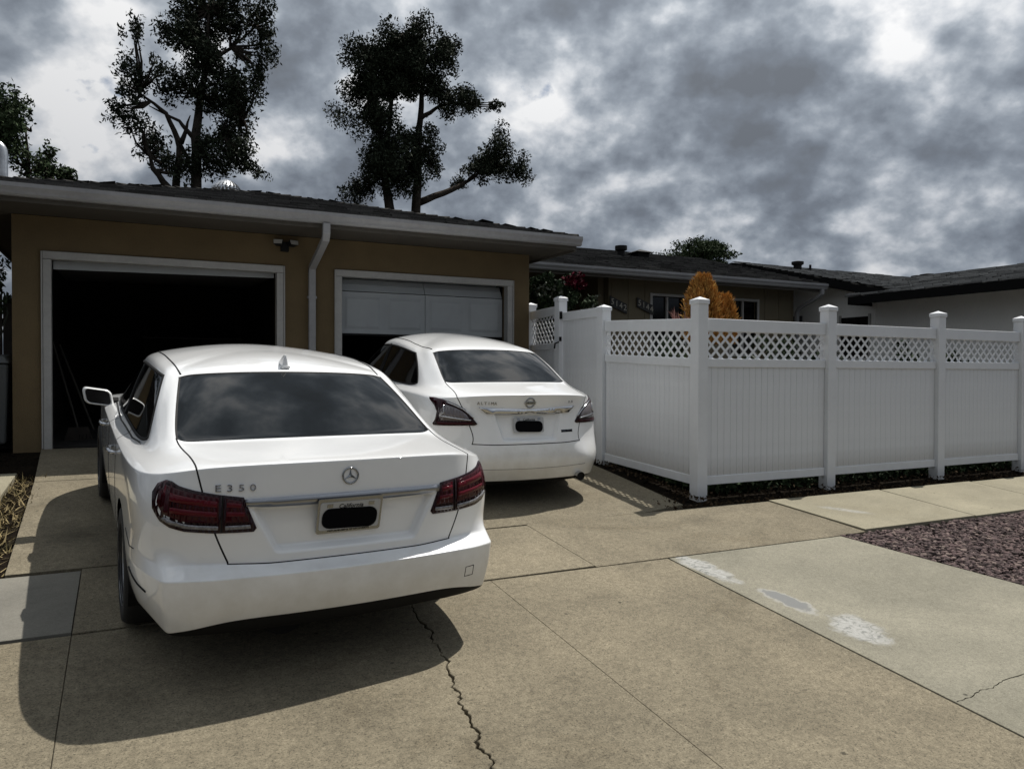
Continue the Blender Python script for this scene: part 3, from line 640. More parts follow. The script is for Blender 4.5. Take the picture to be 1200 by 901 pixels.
part(MB().box(8.22, 8.355, HW+.16, HW+1.29, GF-.2, 3.46), 'porch_side_wall', 'house_wall', house)
part(MB().box(7.1, 8.0, HW+1.26, HW+1.297, GF, 2.78), 'front_door', 'wood_dark', house)
x = 8.42
while x < HX1-.05:
    if not any(a-.11 < x < b+.11 for a, b, _ in wins): part(MB().box(x, x+.022, HW-.012, HW-.001, GF, 3.44), 'batten', 'house_wall', house)
    x += .40
for a, b, nm in wins:
    wn = empty('window', parent=house)
    part(MB().box(a+.01, b-.01, HW+.07, HW+.08, 2.03, 3.14), 'pane', 'window_glass', house).parent = wn
    for bb in ((a-.055, a, HW-.022, HW+.05, 1.965, 3.205), (b, b+.055, HW-.022, HW+.05, 1.965, 3.205), (a+.001, b-.001, HW-.02, HW+.05, 3.15, 3.20), (a+.001, b-.001, HW-.02, HW+.05, 1.97, 2.02), ((a+b)/2-.02, (a+b)/2+.02, HW+.02, HW+.066, 2.021, 3.149)):
        part(MB().box(*bb), 'frame', 'trim', house).parent = wn
    part(MB().box(a-.002, b+.002, HW+.3, HW+.31, 1.9, 3.3), 'curtain', 'dark', house).parent = wn
hr = empty('roof', parent=house); RYE = HG+.02; RZH = 3.54; sh_ = .262; RYR = 16.0; RZR = RZH+sh_*(RYR-RYE); hx1 = HX1+.32; hx0 = 5.4
v = [(hx0, RYE, RZH), (hx1, RYE, RZH), (hx1-2.2*0, RYR, RZR), (hx0, RYR, RZR), (hx1, 2*RYR-RYE, RZH), (hx0, 2*RYR-RYE, RZH)]
part(MB().add(v, [(0, 1, 2, 3), (3, 2, 4, 5), (1, 4, 2), (0, 3, 5), (5, 4, 1, 0)]), 'roof_deck', 'shingle', house).parent = hr
wv = Vector((0, 1, sh_)).normalized()
shingle_field('shingle_courses', Vector((hx0, RYE-.03, RZH+.012))-house.location, (1, 0, 0), wv, hx1-hx0, (RYR-RYE)*math.sqrt(1+sh_**2)+.02, lambda a, b: True, house, tab=.34, exp=.19, lift=.03).parent = hr
rc = MB()
for i in range(int((hx1-hx0)/.25)):
    x = hx0+i*.25; rc.add([(x, RYR-.14, RZR-.012), (x, RYR, RZR+.045), (x, RYR+.14, RZR-.012), (x+.28, RYR-.14, RZR-.03), (x+.28, RYR, RZR+.024), (x+.28, RYR+.14, RZR-.03)], [(0, 1, 4, 3), (1, 2, 5, 4), (0, 2, 1)])
o = part(rc, 'ridge_cap', 'shingle', house); o.parent = hr; o['kind'] = 'stuff'
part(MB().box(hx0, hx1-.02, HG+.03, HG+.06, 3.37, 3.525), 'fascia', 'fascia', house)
part(MB().box(hx0, hx1-.02, HG+.062, HW-.001, 3.465, 3.48), 'soffit', 'house_wall', house)
part(MB().box(hx0, 8.354, HW+.001, HW+1.299, 3.465, 3.48), 'soffit', 'house_wall', house)
gutter(hx0, hx1, HG+.029, 3.545, house)
hd_ = part(square_pipe([(13.45, HG-.03, 3.43), (13.45, HG-.03, 3.33), (13.42, HG+.05, 3.26), (13.33, HW-.12, 3.05), (13.32, HW-.06, 2.96), (13.32, HW-.06, GF)], .04, .032, (1, 0, 0)), 'downspout', 'gutter', house)
# roof vents
rz = lambda y: RZH+sh_*(y-RYE)
vp = empty('roof_vent', parent=house)
part(MB().lathe([(.085, 0), (.085, .24)], 14, c=(10.1, 14.6, rz(14.6)-.05)), 'vent_stack', 'black', house).parent = vp
part(MB().lathe([(.10, .20), (.14, .22), (.14, .31), (.001, .33)], 14, c=(10.1, 14.6, rz(14.6)-.05)), 'vent_cap', 'black', house).parent = vp
vp = empty('roof_vent', parent=house)
zb = rz(14.8)
part(MB().box(10.62, 10.92, 14.65, 14.95, zb-.08, zb+.12), 'vent_box', 'black', house).parent = vp
part(MB().add([(10.52, 14.55, zb+.12), (11.02, 14.55, zb+.12), (11.02, 15.05, zb+.12), (10.52, 15.05, zb+.12), (10.77, 14.8, zb+.21)], [(0, 1, 4), (1, 2, 4), (2, 3, 4), (3, 0, 4), (3, 2, 1, 0)]), 'vent_cap', 'black', house).parent = vp
# house-number plaques, set on the slant
for txt, xc in (('5142', 8.57), ('5144', 9.21)):
    sg = tag(empty('house_number', (xc, HW-.03, 2.93)), {'5142': 'slanted black house-number plaque 5142 beside the porch', '5144': 'slanted black house-number plaque 5144 next to the white-framed window'}[txt], 'sign')
    b = [(-.20, -.02), (.20, -.17), (.20, .02), (-.20, .17)]
    MB().hexa([(p[0], -.012, p[1]) for p in b], [(p[0], .01, p[1]) for p in b]).build('plaque', 'sign', sg, bevel=.003)
    for i, ch in enumerate(txt):
        o = link('digit', text_mesh(ch, .16, .004), 'digit', sg); o.rotation_euler = (R(90), 0, 0); px_ = -.145+i*.097
        o.location = (px_, -.017, -px_*.375)

# ------------------------------------------------------------------ neighbour's white house
nb = tag(empty('neighbour_house', (14.1, 11, GF)), 'white stucco neighbouring house with black fascia and grey shingle roof', 'house')
NX, NE, NR = 14.1, 10.6, 15.0; ze, zr = 3.34, 4.42
prof = [(NE+.45, GF-.2), (2*NR-NE-.4, GF-.2), (2*NR-NE-.4, ze-.1+.1), (NR, zr-.22), (NE+.45, ze-.10)]
part(MB().hexa([(NX, y, z) for y, z in prof], [(NX+.15, y, z) for y, z in prof]), 'gable_wall', 'stucco_white', nb)
part(MB().box(NX+.152, 26, NE+.45, NE+.6, GF-.2, ze-.06), 'front_wall', 'stucco_white', nb)
nr = empty('roof', parent=nb)
v = [(NX-.35, NE, ze), (30, NE, ze), (30, NR, zr), (NX-.35, NR, zr), (30, 2*NR-NE, ze), (NX-.35, 2*NR-NE, ze)]
part(MB().add(v, [(0, 1, 2, 3), (3, 2, 4, 5)]+[(0, 3, 5)][:0]), 'roof_deck', 'grey_shingle', nb).parent = nr
def nbs(o_, u_, w_, lu, lw, f=lambda a, b: True):
    shingle_field('shingle_courses', Vector(o_)-nb.location, u_, w_, lu, lw, f, nb, tab=.36, exp=.2, lift=.03, m='grey_shingle').parent = nr
sn = (zr-ze)/(NR-NE)
nbs((NX-.35, NE, ze+.012), (1, 0, 0), (0, 1, sn), 15, (NR-NE)*math.sqrt(1+sn*sn))
rk = [(NX-.37, NE-.02, ze-.17), (NX-.33, NE-.02, ze-.17), (NX-.33, NR, zr-.17), (NX-.37, NR, zr-.17)]
part(MB().hexa(rk, [(p[0], p[1], p[2]+.155) for p in rk]), 'rake_board', 'black_fascia', nb)
rk2 = [(NX-.33, NE-.02, ze-.06), (NX, NE-.02, ze-.06), (NX, NR, zr-.06), (NX-.33, NR, zr-.06)]
part(MB().hexa(rk2, [(p[0], p[1], p[2]+.03) for p in rk2]), 'rake_soffit', 'black_fascia', nb)
# projecting wing, its eave running towards the street
WX, WZ, WRX, WRZ = 13.40, 3.20, 17.1, 3.94
part(MB().box(NX+.02, NX+.17, 5.2, NE+.448, GF-.3, WZ-.04), 'wing_wall', 'stucco_white', nb)
v = [(WX, 4.7, WZ), (WX, 11.15, WZ), (WRX, 13.0, WRZ), (WRX, 4.7, WRZ), (21, 4.7, WZ), (21, 12, WZ)]
part(MB().add(v, [(1, 0, 3, 2), (2, 3, 4, 5)]), 'roof_deck', 'grey_shingle', nb).parent = nr
sw = (WRZ-WZ)/(WRX-WX)
nbs((WX, 4.7, WZ+.012), (0, 1, 0), (1, 0, sw), 8.3, (WRX-WX)*math.sqrt(1+sw*sw), lambda a, b: a < 6.45+b*.5)
part(MB().box(WX-.015, WX+.02, 4.7, 11.12, WZ-.17, WZ-.008), 'fascia', 'black_fascia', nb)
part(MB().box(WX+.022, NX+.018, 4.75, 11.1, WZ-.075, WZ-.055), 'soffit', 'black_fascia', nb)
part(MB().box(WX-.015, NX, 11.122, 11.15, WZ-.17, WZ-.008), 'fascia', 'black_fascia', nb)
# small window and meter boxes low on the gable wall
part(MB().box(NX-.03, NX-.002, 13.0, 13.3, 2.55, 2.95), 'meter_box', 'bin', nb)
wn = empty('window', parent=nb)
part(MB().box(NX-.012, NX-.002, 11.2, 11.9, 1.95, 2.83), 'pane', 'window_glass', nb).parent = wn
for bb in ((11.15, 11.2), (11.9, 11.95)): part(MB().box(NX-.03, NX-.001, bb[0], bb[1], 1.9, 2.88), 'frame', 'trim', nb).parent = wn
def roofz(x, y): return max(ze+sn*(y-NE) if y < NR else 0, WZ+sw*(x-WX))
for (x, y, r, h, cap) in ((15.0, 14.0, .10, .30, 1), (15.35, 14.0, .07, .14, 0), (15.55, 14.1, .03, .25, 0), (18.2, 14.4, .03, .32, 0), (18.0, 12.9, .09, .24, 1), (18.4, 12.9, .12, .30, 1)):
    vp = empty('roof_vent', parent=nb); z = roofz(x, y)-.08 if x < 17 else 3.86
    part(MB().lathe([(r, 0), (r, h), (.001, h+.002)], 12, c=(x, y, z)), 'vent_stack', 'black', nb).parent = vp
    if cap: part(MB().lathe([(r*1.1, h*.72), (r*1.5, h*.8), (r*1.5, h), (.001, h*1.1)], 12, c=(x, y, z)), 'vent_cap', 'black', nb).parent = vp

# ------------------------------------------------------------------ white vinyl fence
FY = 6.16
fence = tag(empty('vinyl_fence', (5.23, FY, 0)), 'white vinyl privacy fence with lattice top running round the front garden', 'fence')
def post_mesh(h, hw=.064):
    m = MB().box(-hw, hw, -hw, hw, 0, h)
    return m
def make_post(x, y, z0, z1, label, rot=0):
    p = empty('post', (x-5.23, y-FY, z0), (0, 0, rot), fence)
    h = z1-z0-.05
    MB().box(-.064, .064, -.064, .064, 0, h).build('shaft', 'vinyl', p, bevel=.006)
    c = .073
    MB().add([(-c, -c, h-.03), (c, -c, h-.03), (c, c, h-.03), (-c, c, h-.03), (-c, -c, h+.015), (c, -c, h+.015), (c, c, h+.015), (-c, c, h+.015), (0, 0, h+.05)],
             [(3, 2, 1, 0), (0, 1, 5, 4), (1, 2, 6, 5), (2, 3, 7, 6), (3, 0, 4, 7), (4, 5, 8), (5, 6, 8), (6, 7, 8), (7, 4, 8)]).build('cap', 'vinyl', p, bevel=.004)
    return p
_board = {}
def board_mesh(w, h):
    k = (round(w, 3), round(h, 3))
    if k not in _board:
        e = .0035; t = .011
        pr = [(-w/2, -t+e), (-w/2+e, -t), (w/2-e, -t), (w/2, -t+e), (w/2, t-e), (w/2-e, t), (-w/2+e, t), (-w/2, t-e)]
        mb = MB().hexa([(p[0], p[1], 0) for p in pr], [(p[0], p[1], h) for p in pr]); _board[k] = mb.mesh('board'); _board[k].materials.append(M['vinyl'])
    return _board[k]
def panel(name, A, B, zs, label, cat, rack=0, lattice=True, nb_=20, groups=None):
    """rails, grooved boards and diagonal lattice slats between two post faces; zs = (bottom rail lo, hi, mid rail lo, hi, top rail lo, hi)"""
    A, B = Vector(A), Vector(B); d = B-A; Lh = d.length; ang = math.atan2(d.y, d.x)
    root = empty(name, (A.x-5.23, A.y-FY, 0), (0, 0, ang), fence) if name == 'panel' else tag(empty(name, (A.x, A.y, 0), (0, 0, ang)), label, cat)
    sk = rack/Lh
    def rail(z0, z1, nm, hw=.024):
        MB().hexa([(0, -hw, z0), (Lh, -hw, z0+rack), (Lh, hw, z0+rack), (0, hw, z0)], [(0, -hw, z1), (Lh, -hw, z1+rack), (Lh, hw, z1+rack), (0, hw, z1)]).build(nm, 'vinyl', root, bevel=.005)
    rail(zs[0], zs[1], 'bottom_rail', .026)
    if lattice: rail(zs[2], zs[3], 'middle_rail', .026)
    rail(zs[4], zs[5], 'top_rail', .028)
    top = zs[2] if lattice else zs[4]
    bw = (Lh-.004)/nb_; me = board_mesh(bw-.0012, top-zs[1]+.02+abs(rack)*.0)
    for i in range(nb_):
        o = link('board', me, None, root); x = .002+bw*(i+.5); o.location = (x, 0, zs[1]-.01+sk*x)
    if lattice:
        z0, z1 = zs[3]-.012, zs[4]+.012; H = z1-z0; pitch = .128; hw = .018
        for lay, sg_ in ((-.0009, 1), (.0009, -1)):
            k = -int(H/pitch)-1
            while True:
                c = (k+.5)*pitch if sg_ == 1 else (k+.5)*pitch+H
                # line x = c + sg*(z-z0)
                pts = []
                za, zb = 0.0, H
                xa, xb = c, c+sg_*H
                if min(xa, xb) > Lh: break
                k += 1
                if max(xa, xb) < .02: continue
                t0, t1 = 0.0, 1.0; dx = xb-xa
                lo, hi = sorted((( 0.0-xa)/dx, (Lh-xa)/dx)); t0, t1 = max(t0, lo), min(t1, hi)
                if t1-t0 < .05: continue
                p = Vector((xa+dx*t0, 0, z0+H*t0)); q = Vector((xa+dx*t1, 0, z0+H*t1)); dr = (q-p).normalized(); nn = Vector((-dr.z, 0, dr.x))*hw
                ring = [p-nn, q-nn, q+nn, p+nn]; ring = [Vector((min(max(r_.x, 0), Lh), 0, min(max(r_.z, z0), z1))) for r_ in ring]
                for r_ in ring: r_.z += sk*r_.x
                MB().hexa([(r_.x, lay-.0008, r_.z) for r_ in ring], [(r_.x, lay+.0008, r_.z) for r_ in ring]).build('slat', 'vinyl', root)
    return root
PX = [5.23, 7.085, 9.005, 10.73]
ZS = (.455, .545, 1.665, 1.755, 2.035, 2.165)
names = ['corner fence post where the two fence runs meet', 'front-run fence post, first right of the corner post', 'front-run fence post, second right of the corner post', 'fence post cut by the right edge of the picture']
for x, nm in zip(PX, names): make_post(x, FY, .25, 2.385, 'white vinyl '+nm)
pl = ['front lattice-top fence panel next to the corner post, orange conifer above it', 'front lattice-top fence panel in the middle of the run', 'rightmost front lattice-top fence panel']
for i in range(3): panel('panel', (PX[i]+.066, FY), (PX[i+1]-.066, FY), ZS, 'white vinyl '+pl[i], 'fence panel', groups='white vinyl fence panels')
make_post(5.25, 7.95, .40, 2.445, 'white vinyl fence post between the side lattice panel and the gate')
make_post(5.29, 9.07, .52, 2.655, 'tall white vinyl gate post with black hinge and latch')
make_post(5.47, 10.28, .6, 2.665, 'white vinyl post half hidden behind the garage corner')
panel('panel', (5.235, FY+.066), (5.248, 7.95-.066), ZS, 'white vinyl side lattice-top fence panel facing the driveway', 'fence panel', rack=.075, groups='white vinyl fence panels')
gt = panel('fence_gate', (5.253, 7.95+.072), (5.287, 9.07-.085), (.60, .70, 0, 0, 2.30, 2.415), 'white vinyl boarded gate beside the garage with black hardware', 'gate', lattice=False, nb_=12)
panel('panel', (5.30, 9.07+.066), (5.46, 10.28-.066), (.66, .75, 1.93, 2.02, 2.40, 2.52), 'short white vinyl lattice panel between gate post and garage corner', 'fence panel', nb_=12, groups='white vinyl fence panels')
gl = (9.07-7.95)-.157
for z, nm in ((2.33, 'hinge'), (.95, 'hinge')): MB().box(gl-.02, gl+.07, .030, .055, z, z+.10).build(nm, 'black', gt, bevel=.004)
lt = MB().box(gl+.0, gl+.09, .030, .06, 2.03, 2.09).build('latch', 'black', gt, bevel=.004)
MB().tube([(gl+.03, .06, 2.02), (gl+.02, .12, 2.0), (gl+.02, .13, 1.93)], .012, 6).build('latch_lever', 'black', lt)

n = 16000; P = np.stack([rng.uniform(5.35, 13, n), 6.24+rng.random(n)**1.3*.9, np.zeros(n)], 1)
P2 = np.stack([5.36+rng.random(5000)**1.3*.7, rng.uniform(6.3, 8.9, 5000), np.zeros(5000)], 1); P = np.concatenate([P, P2]); P[:, 2] = -.276+.1*P[:, 1]+rng.random(len(P))*.20-.02
tag(link('ground_cover', leaf_mesh('ground_cover', P, .075, .1, .5), 'leaf_bush'), 'low dark ground cover growing just behind the white fence', 'ground cover', kind='stuff')
# ------------------------------------------------------------------ garden plants behind the fence
def blades(root, name, m, base_pts, dirs, L, w):
    n = len(base_pts); s = np.cross(dirs, unit(n)); s /= np.linalg.norm(s, axis=1, keepdims=True)
    L = np.asarray(L).reshape(-1, 1); mid_ = base_pts+dirs*L*.55
    V = np.stack([base_pts-s*w*.5, base_pts+s*w*.5, mid_+s*w*.6, base_pts+dirs*L, mid_-s*w*.6], 1).reshape(-1, 3)
    me = arrays_mesh(name, V, np.arange(5*n).reshape(n, 5), rng.random(n)); return link(name, me, m, root)
cf = tag(empty('golden_conifer', (7.35, 8.5, .7)), 'orange-gold upright conifer showing above the fence corner', 'shrub')
for (x, y, zt, r, n) in ((7.28, 8.5, 3.03, .22, 5200), (7.73, 8.55, 2.76, .15, 2600), (7.10, 8.4, 2.70, .13, 1400), (7.5, 8.5, 2.76, .15, 1600)):
    h = rng.random(n)**.8; zz = 2.02+(zt-2.02)*h*.93; rr = r*np.minimum(1, (1.06-h)*2.2)**.6*(.55+.45*rng.random(n)); a = rng.random(n)*6.283
    a += .0; rr *= 1+.22*np.sin(a*5+zz*3)
    P = np.stack([x+rr*np.cos(a), y+rr*np.sin(a), zz], 1)-np.array(cf.location)
    d = np.stack([np.cos(a)*.42, np.sin(a)*.42, np.ones(n)], 1)+rng.normal(size=(n, 3))*.38; d /= np.linalg.norm(d, axis=1, keepdims=True)
    blades(cf, 'foliage', 'gold', P, d, .045+.06*rng.random(n), .013)
part(MB().tube([(7.35, 8.5, .5), (7.33, 8.5, 1.4), (7.3, 8.5, 2.6)], [.05, .04, .015], 8), 'trunk', 'bark', cf)
def spiky(name, loc, label, m, n, L, spread, up, w):
    r = tag(empty(name, loc), label, 'plant'); P = rng.normal(size=(n, 3))*spread; P[:, 2] = np.abs(P[:, 2])
    d = unit(n); d[:, 2] = np.abs(d[:, 2])*up+.15; d /= np.linalg.norm(d, axis=1, keepdims=True)
    blades(r, 'leaf_blades', m, P, d, L*(.5+.7*rng.random(n)), w)
    part(MB().tube([(loc[0], loc[1], .4), (loc[0], loc[1], loc[2]+.1)], [.05, .03], 7), 'stem', 'bark', r); return r
spiky('spiky_plant', (6.68, 8.3, 2.18), 'pinkish spiky plant left of the orange conifer', 'pink', 40, .28, .06, 1.0, .018)
def bush(name, loc, label, m, lobes, n, size, cat='shrub', extra=None, stem=True, droop=.1):
    r = tag(empty(name, loc), label, cat)
    P = np.concatenate([clump_points(c, n) for c in lobes])-np.array(loc)
    link('foliage', leaf_mesh('foliage', P, size, droop), m, r)
    if stem:
        for c in lobes: part(MB().tube([(loc[0]+random.uniform(-.06, .06), loc[1], loc[2]-.05), ((loc[0]+c[0])/2, (loc[1]+c[1])/2, (loc[2]+c[2])/2-.1), (c[0], c[1], c[2])], [.05, .035, .012], 6), 'stem', 'bark', r)
    if extra:
        for mm, c, k, sz, nm in extra: link(nm, leaf_mesh(nm, clump_points(c, k)-np.array(loc), sz, 0, .8), mm, r)
    return r
bush('flowering_bush', (6.5, 11.2, .73), 'dark bougainvillea bush with crimson flowers between garage and gate', 'leaf_bush',
     [(6.1, 11.2, 2.75, .38, .5), (6.6, 11.25, 2.7, .40, .55), (7.05, 11.2, 2.55, .28, .5), (6.45, 11.2, 2.1, .6, .5), (6.3, 11.1, 3.1, .3, .18)], 1500, .075, 'bush',
     [('flower', (6.78, 11.1, 3.10, .30, .17), 620, .055, 'flowers'), ('leaf_pale', (6.15, 11.0, 3.0, .35, .22), 90, .055, 'pale_leaves'), ('leaf_pale', (7.1, 11.0, 2.75, .15, .3), 60, .055, 'pale_leaves')])
for nm, loc, lab, m, lobes, k in (
    ('shrub', (5.9, 7.5, .5), 'leafy green shrub behind the side lattice panel', 'leaf_bush', [(5.9, 7.5, 1.7, .32, .4), (6.2, 7.7, 1.5, .3, .4)], 500),
    ('shrub', (8.3, 8.0, .5), 'dark green shrub behind the middle of the first front panel', 'leaf_bush', [(8.2, 8.0, 1.75, .38, .42), (8.6, 8.1, 1.6, .35, .5), (7.8, 8.1, 1.5, .35, .4)], 700),
    ('shrub', (9.4, 8.2, .5), 'low dark shrub behind the middle front panel near its left post', 'leaf_bush', [(9.35, 8.2, 1.6, .35, .38)], 700),
    ('shrub', (11.7, 8.6, .5), 'dark shrub behind the right end of the middle front panel', 'leaf_bush', [(11.75, 8.6, 1.75, .33, .40)], 700),
    ('shrub', (12.7, 8.4, .5), 'dark shrub behind the rightmost front panel', 'leaf_bush', [(12.5, 8.4, 1.6, .4, .38), (13.0, 8.5, 1.75, .3, .3)], 700)):
    bush(nm, loc, lab, m, lobes, k, .085)
spiky('spiky_plant', (7.55, 7.5, 1.62), 'pale spiky plant seen through the lattice right of the corner post', 'leaf_pale', 60, .35, .04, .7, .035)
spiky('spiky_plant', (8.9, 7.6, 1.60), 'pale spiky plant seen through the lattice left of the second front post', 'leaf_pale', 50, .32, .04, .7, .03)
for x, y, z, lab in ((7.05, 7.3, 1.35, 'terracotta pot seen through the lattice right of the corner post'), (6.1, 7.1, 1.30, 'terracotta pot seen through the side lattice panel')):
    po = tag(empty('flower_pot', (x, y, gz(y))), lab, 'pot'); zr_ = z-gz(y)
    MB().lathe([(.05, 0), (.16, 0), (.20, zr_*.9), (.23, zr_*.9), (.23, zr_+.3), (.20, zr_+.3), (.18, zr_+.2), (.001, zr_+.18)], 20).build('pot_body', 'terra', po, smooth=True)

# ------------------------------------------------------------------ trees beyond
T1 = [(1.99,24,11.8,.8,.86),(1.16,24,11.68,.51,.48),(1.6,24,11.04,.51,.49),(3.53,24,12,.53,.61),(2.81,24,11.53,.43,.45),(.18,24,10.95,.29,.47),(.32,24,9.8,.55,.71),(1.15,24,9.87,.44,.58),(2.1,24,10.11,.8,.74),(3.11,24,9.96,.61,.75),(3.6,24,10.8,.44,.61),(-.11,24,8.64,.5,.47),(.7,24,8.05,.5,.72),(2.68,24,7.82,.76,.75),(3.47,24,7.48,.33,.3),(2.05,24,7.81,.53,.69),(2.99,24,9.01,.54,.7),(2.4,24,9.47,.64,.59),(1.37,24,7.36,.37,.49),(2.18,24,12.75,.74,.49)]
T2 = [(8.96,26,13.35,.70,.62),(8.15,26,13.05,.75,.72),(10.45,26,13.1,.46,.78),(7.37,26,12.19,.9,.87),(9.6,26,12.51,1.03,.91),(7.37,26,10.85,.88,.87),(8.5,26,11.81,.71,.77),(10.55,26,11.27,.82,.86),(11.91,26,11.2,.28,.19),(7.97,26,9.74,.78,.88),(9.41,26,9.61,.52,.66),(9.87,26,8.97,.35,.61),(7.19,26,7.97,.54,.58),(8.25,26,8.5,.85,1.04),(7.6,26,8.9,.6,.7),(8.9,26,8.6,.5,.7),(7.9,26,11.4,.7,.7),(9.0,26,12.0,.6,.6),(11.2,26,8.75,.35,.25),(12.23,26,9.8,.7,.95),(13.05,26,9.26,.56,.7),(11.68,26,9.1,.69,.44)]
T1B = [[(1.84,6.43),(1.82,8.39),(1.96,9.64),(2.1,10.89),(2.2,12.14)],[(1.23,6.37),(1.41,8.09),(1.04,9.01),(.38,9.5)],[(1.8,8.27),(1.37,8.82),(.6,9.18)],[(1.89,8.16),(2.56,8.5),(3.11,9.08)],[(2.01,10.39),(2.76,11.14),(3.48,11.91)],[(1.21,6.66),(.7,7.28),(.53,7.73)],[(1.41,8.14),(1.64,8.86)]]
T2B = [[(9.19,6.89),(9.29,9.68),(9.41,11.51),(9.6,12.75)],[(8.22,6.81),(7.91,9.2),(7.61,11.21),(7.43,12.35)],[(9.29,7.63),(10.59,8.25),(11.2,8.6),(12.23,9.45)],[(9.35,10.6),(10.09,11.17),(10.59,11.4)],[(8.34,7.03),(8.1,8.63),(8.4,11.64),(8.81,13.5)]]
def tree(name, x, y, label, clumps, limbs, r0, n, size, m, gap=.0, group='tall trees behind the garage', per=1.0):
    t = tag(empty(name, (x, y, GF)), label, 'tree', group)
    off = np.array([x, y, GF])
    tips = []
    for i, b in enumerate(limbs):
        base = [] if i > 0 else [(b[0][0], GF-.1)]
        pts = base+list(b); k = len(pts); rs = r0*(1 if i == 0 else (.8 if b[0][1] < limbs[0][0][1]+.3 else (.62 if b[0][1] < limbs[0][0][1]+1 else .42)))
        yy = random.uniform(-.5, .5) if i else 0
        if i and b[0][1] < limbs[0][0][1]+.35: pts = [(b[0][0]*.5+limbs[0][0][0]*.5, GF-.1)]+pts; k += 1
        P3 = [(p[0]-x, (yy*j/(k-1)), p[1]-GF) for j, p in enumerate(pts)]
        fine = []
        for j in range(k-1):
            a, b2 = Vector(P3[j]), Vector(P3[j+1])
            for q in range(4): fine.append(a.lerp(b2, q/4)+Vector((random.uniform(-1, 1), random.uniform(-1, 1), 0))*r0*.12)
        fine.append(Vector(P3[-1])); kk = len(fine)
        MB().tube(fine, [rs*(1-.82*j/(kk-1)) for j in range(kk)], 9).build('trunk' if i == 0 else 'limb', 'bark', t, smooth=True)
    P = []
    tw = MB()
    extra = []
    for i_, c in enumerate(clumps):
        for d in clumps[i_+1:]:
            dd = math.hypot(c[0]-d[0], c[2]-d[2])
            if dd < 1.25*(c[3]+d[3]): extra.append(((c[0]+d[0])/2, c[1], (c[2]+d[2])/2, (c[3]+d[3])*.30, (c[4]+d[4])*.30))
    clumps = list(clumps)+extra
    for c in clumps:
        dep = min(1.3, max(.5, c[3]*1.1)); cc = (c[0], c[1]+random.uniform(-.9, .9), c[2], c[3]*1.2, c[4]*1.16)
        k = int(n*per*max(.25, c[3]*c[4]/.4)); P.append(clump_points(cc, k, dep, .2, 16))
        # twigs feeding the clump from the nearest limb point
        best = min(((px_, pz_) for b in limbs for (px_, pz_) in b), key=lambda q: (q[0]-c[0])**2+(q[1]-c[2])**2)
        for _ in range(4):
            e = Vector((cc[0]+random.uniform(-.6, .6)*c[3]-x, cc[1]+random.uniform(-.5, .5)*dep-y, cc[2]+random.uniform(-.5, .6)*c[4]-GF)); s0 = Vector((best[0]-x, 0, best[1]-GF))
            if (e-s0).length < 2.6: tw.tube([s0, s0.lerp(e, .5)+Vector((random.uniform(-.1, .1), random.uniform(-.1, .1), -.05)), e], [.05, .03, .01], 5)
    if tw.v: tw.build('twigs', 'bark', t)['kind'] = 'stuff'
    link('crown', leaf_mesh('crown', np.concatenate(P)-off, size, .35, .42), m, t)
    return t
tree('gum_tree', 1.9, 24, 'tall dark gum tree with forked trunks rising behind the left garage bay', T1, T1B, .19, 1050, .115, 'leaf_dark')
tree('gum_tree', 8.8, 26, 'tall dark gum tree with one long side limb rising behind the right garage bay', T2, T2B, .22, 1500, .115, 'leaf_dark')
tree('leafy_tree', -2.4, 20, 'dense dark green tree at the left edge above the garage roof', [(-2.31,20,7.37,.28,.52),(-1.97,20,7,.29,.41),(-2.26,20,6.45,.4,.56),(-1.89,20,6.13,.35,.38),(-2.83,20,6.84,.56,.91)], [[(-2.61,4.84),(-2.52,6.33),(-2.36,7.27)],[(-1.95,5.09),(-1.93,6.03),(-1.97,6.96)]], .12, 1300, .10, 'leaf_tree', group='trees behind the left end of the garage')
tree('sparse_tree', -1.65, 22, 'small sparse tree just right of the dense tree at the left edge', [(-1.67,22,6.84,.23,.25),(-1.37,22,6.42,.26,.17),(-1.78,22,6.39,.23,.21),(-1.96,22,6.7,.16,.33),(-1.15,22,6.3,.2,.14)], [[(-1.64,5.69),(-1.67,6.53),(-1.67,6.84)],[(-1.64,5.9),(-1.4,6.3),(-1.2,6.4)]], .07, 520, .11, 'leaf_tree', group='trees behind the left end of the garage')
tree('round_tree', 22.2, 26, 'rounded dark tree top showing over the ridge of the house behind the fence', [(21.14,26,6.84,.83,.43),(22.3,26,7,1.03,.44),(23.4,26,6.97,.71,.34),(22.16,26,6.5,1.64,.5),(22.2,26,5.8,1.8,.6)], [[(22.2,4.5),(22.2,5.6),(22.3,6.7)],[(22.2,5.4),(21.4,6.2),(21.1,6.8)],[(22.2,5.4),(23,6.2),(23.4,6.8)]], .2, 1500, .12, 'leaf_tree', group='trees beyond the houses')

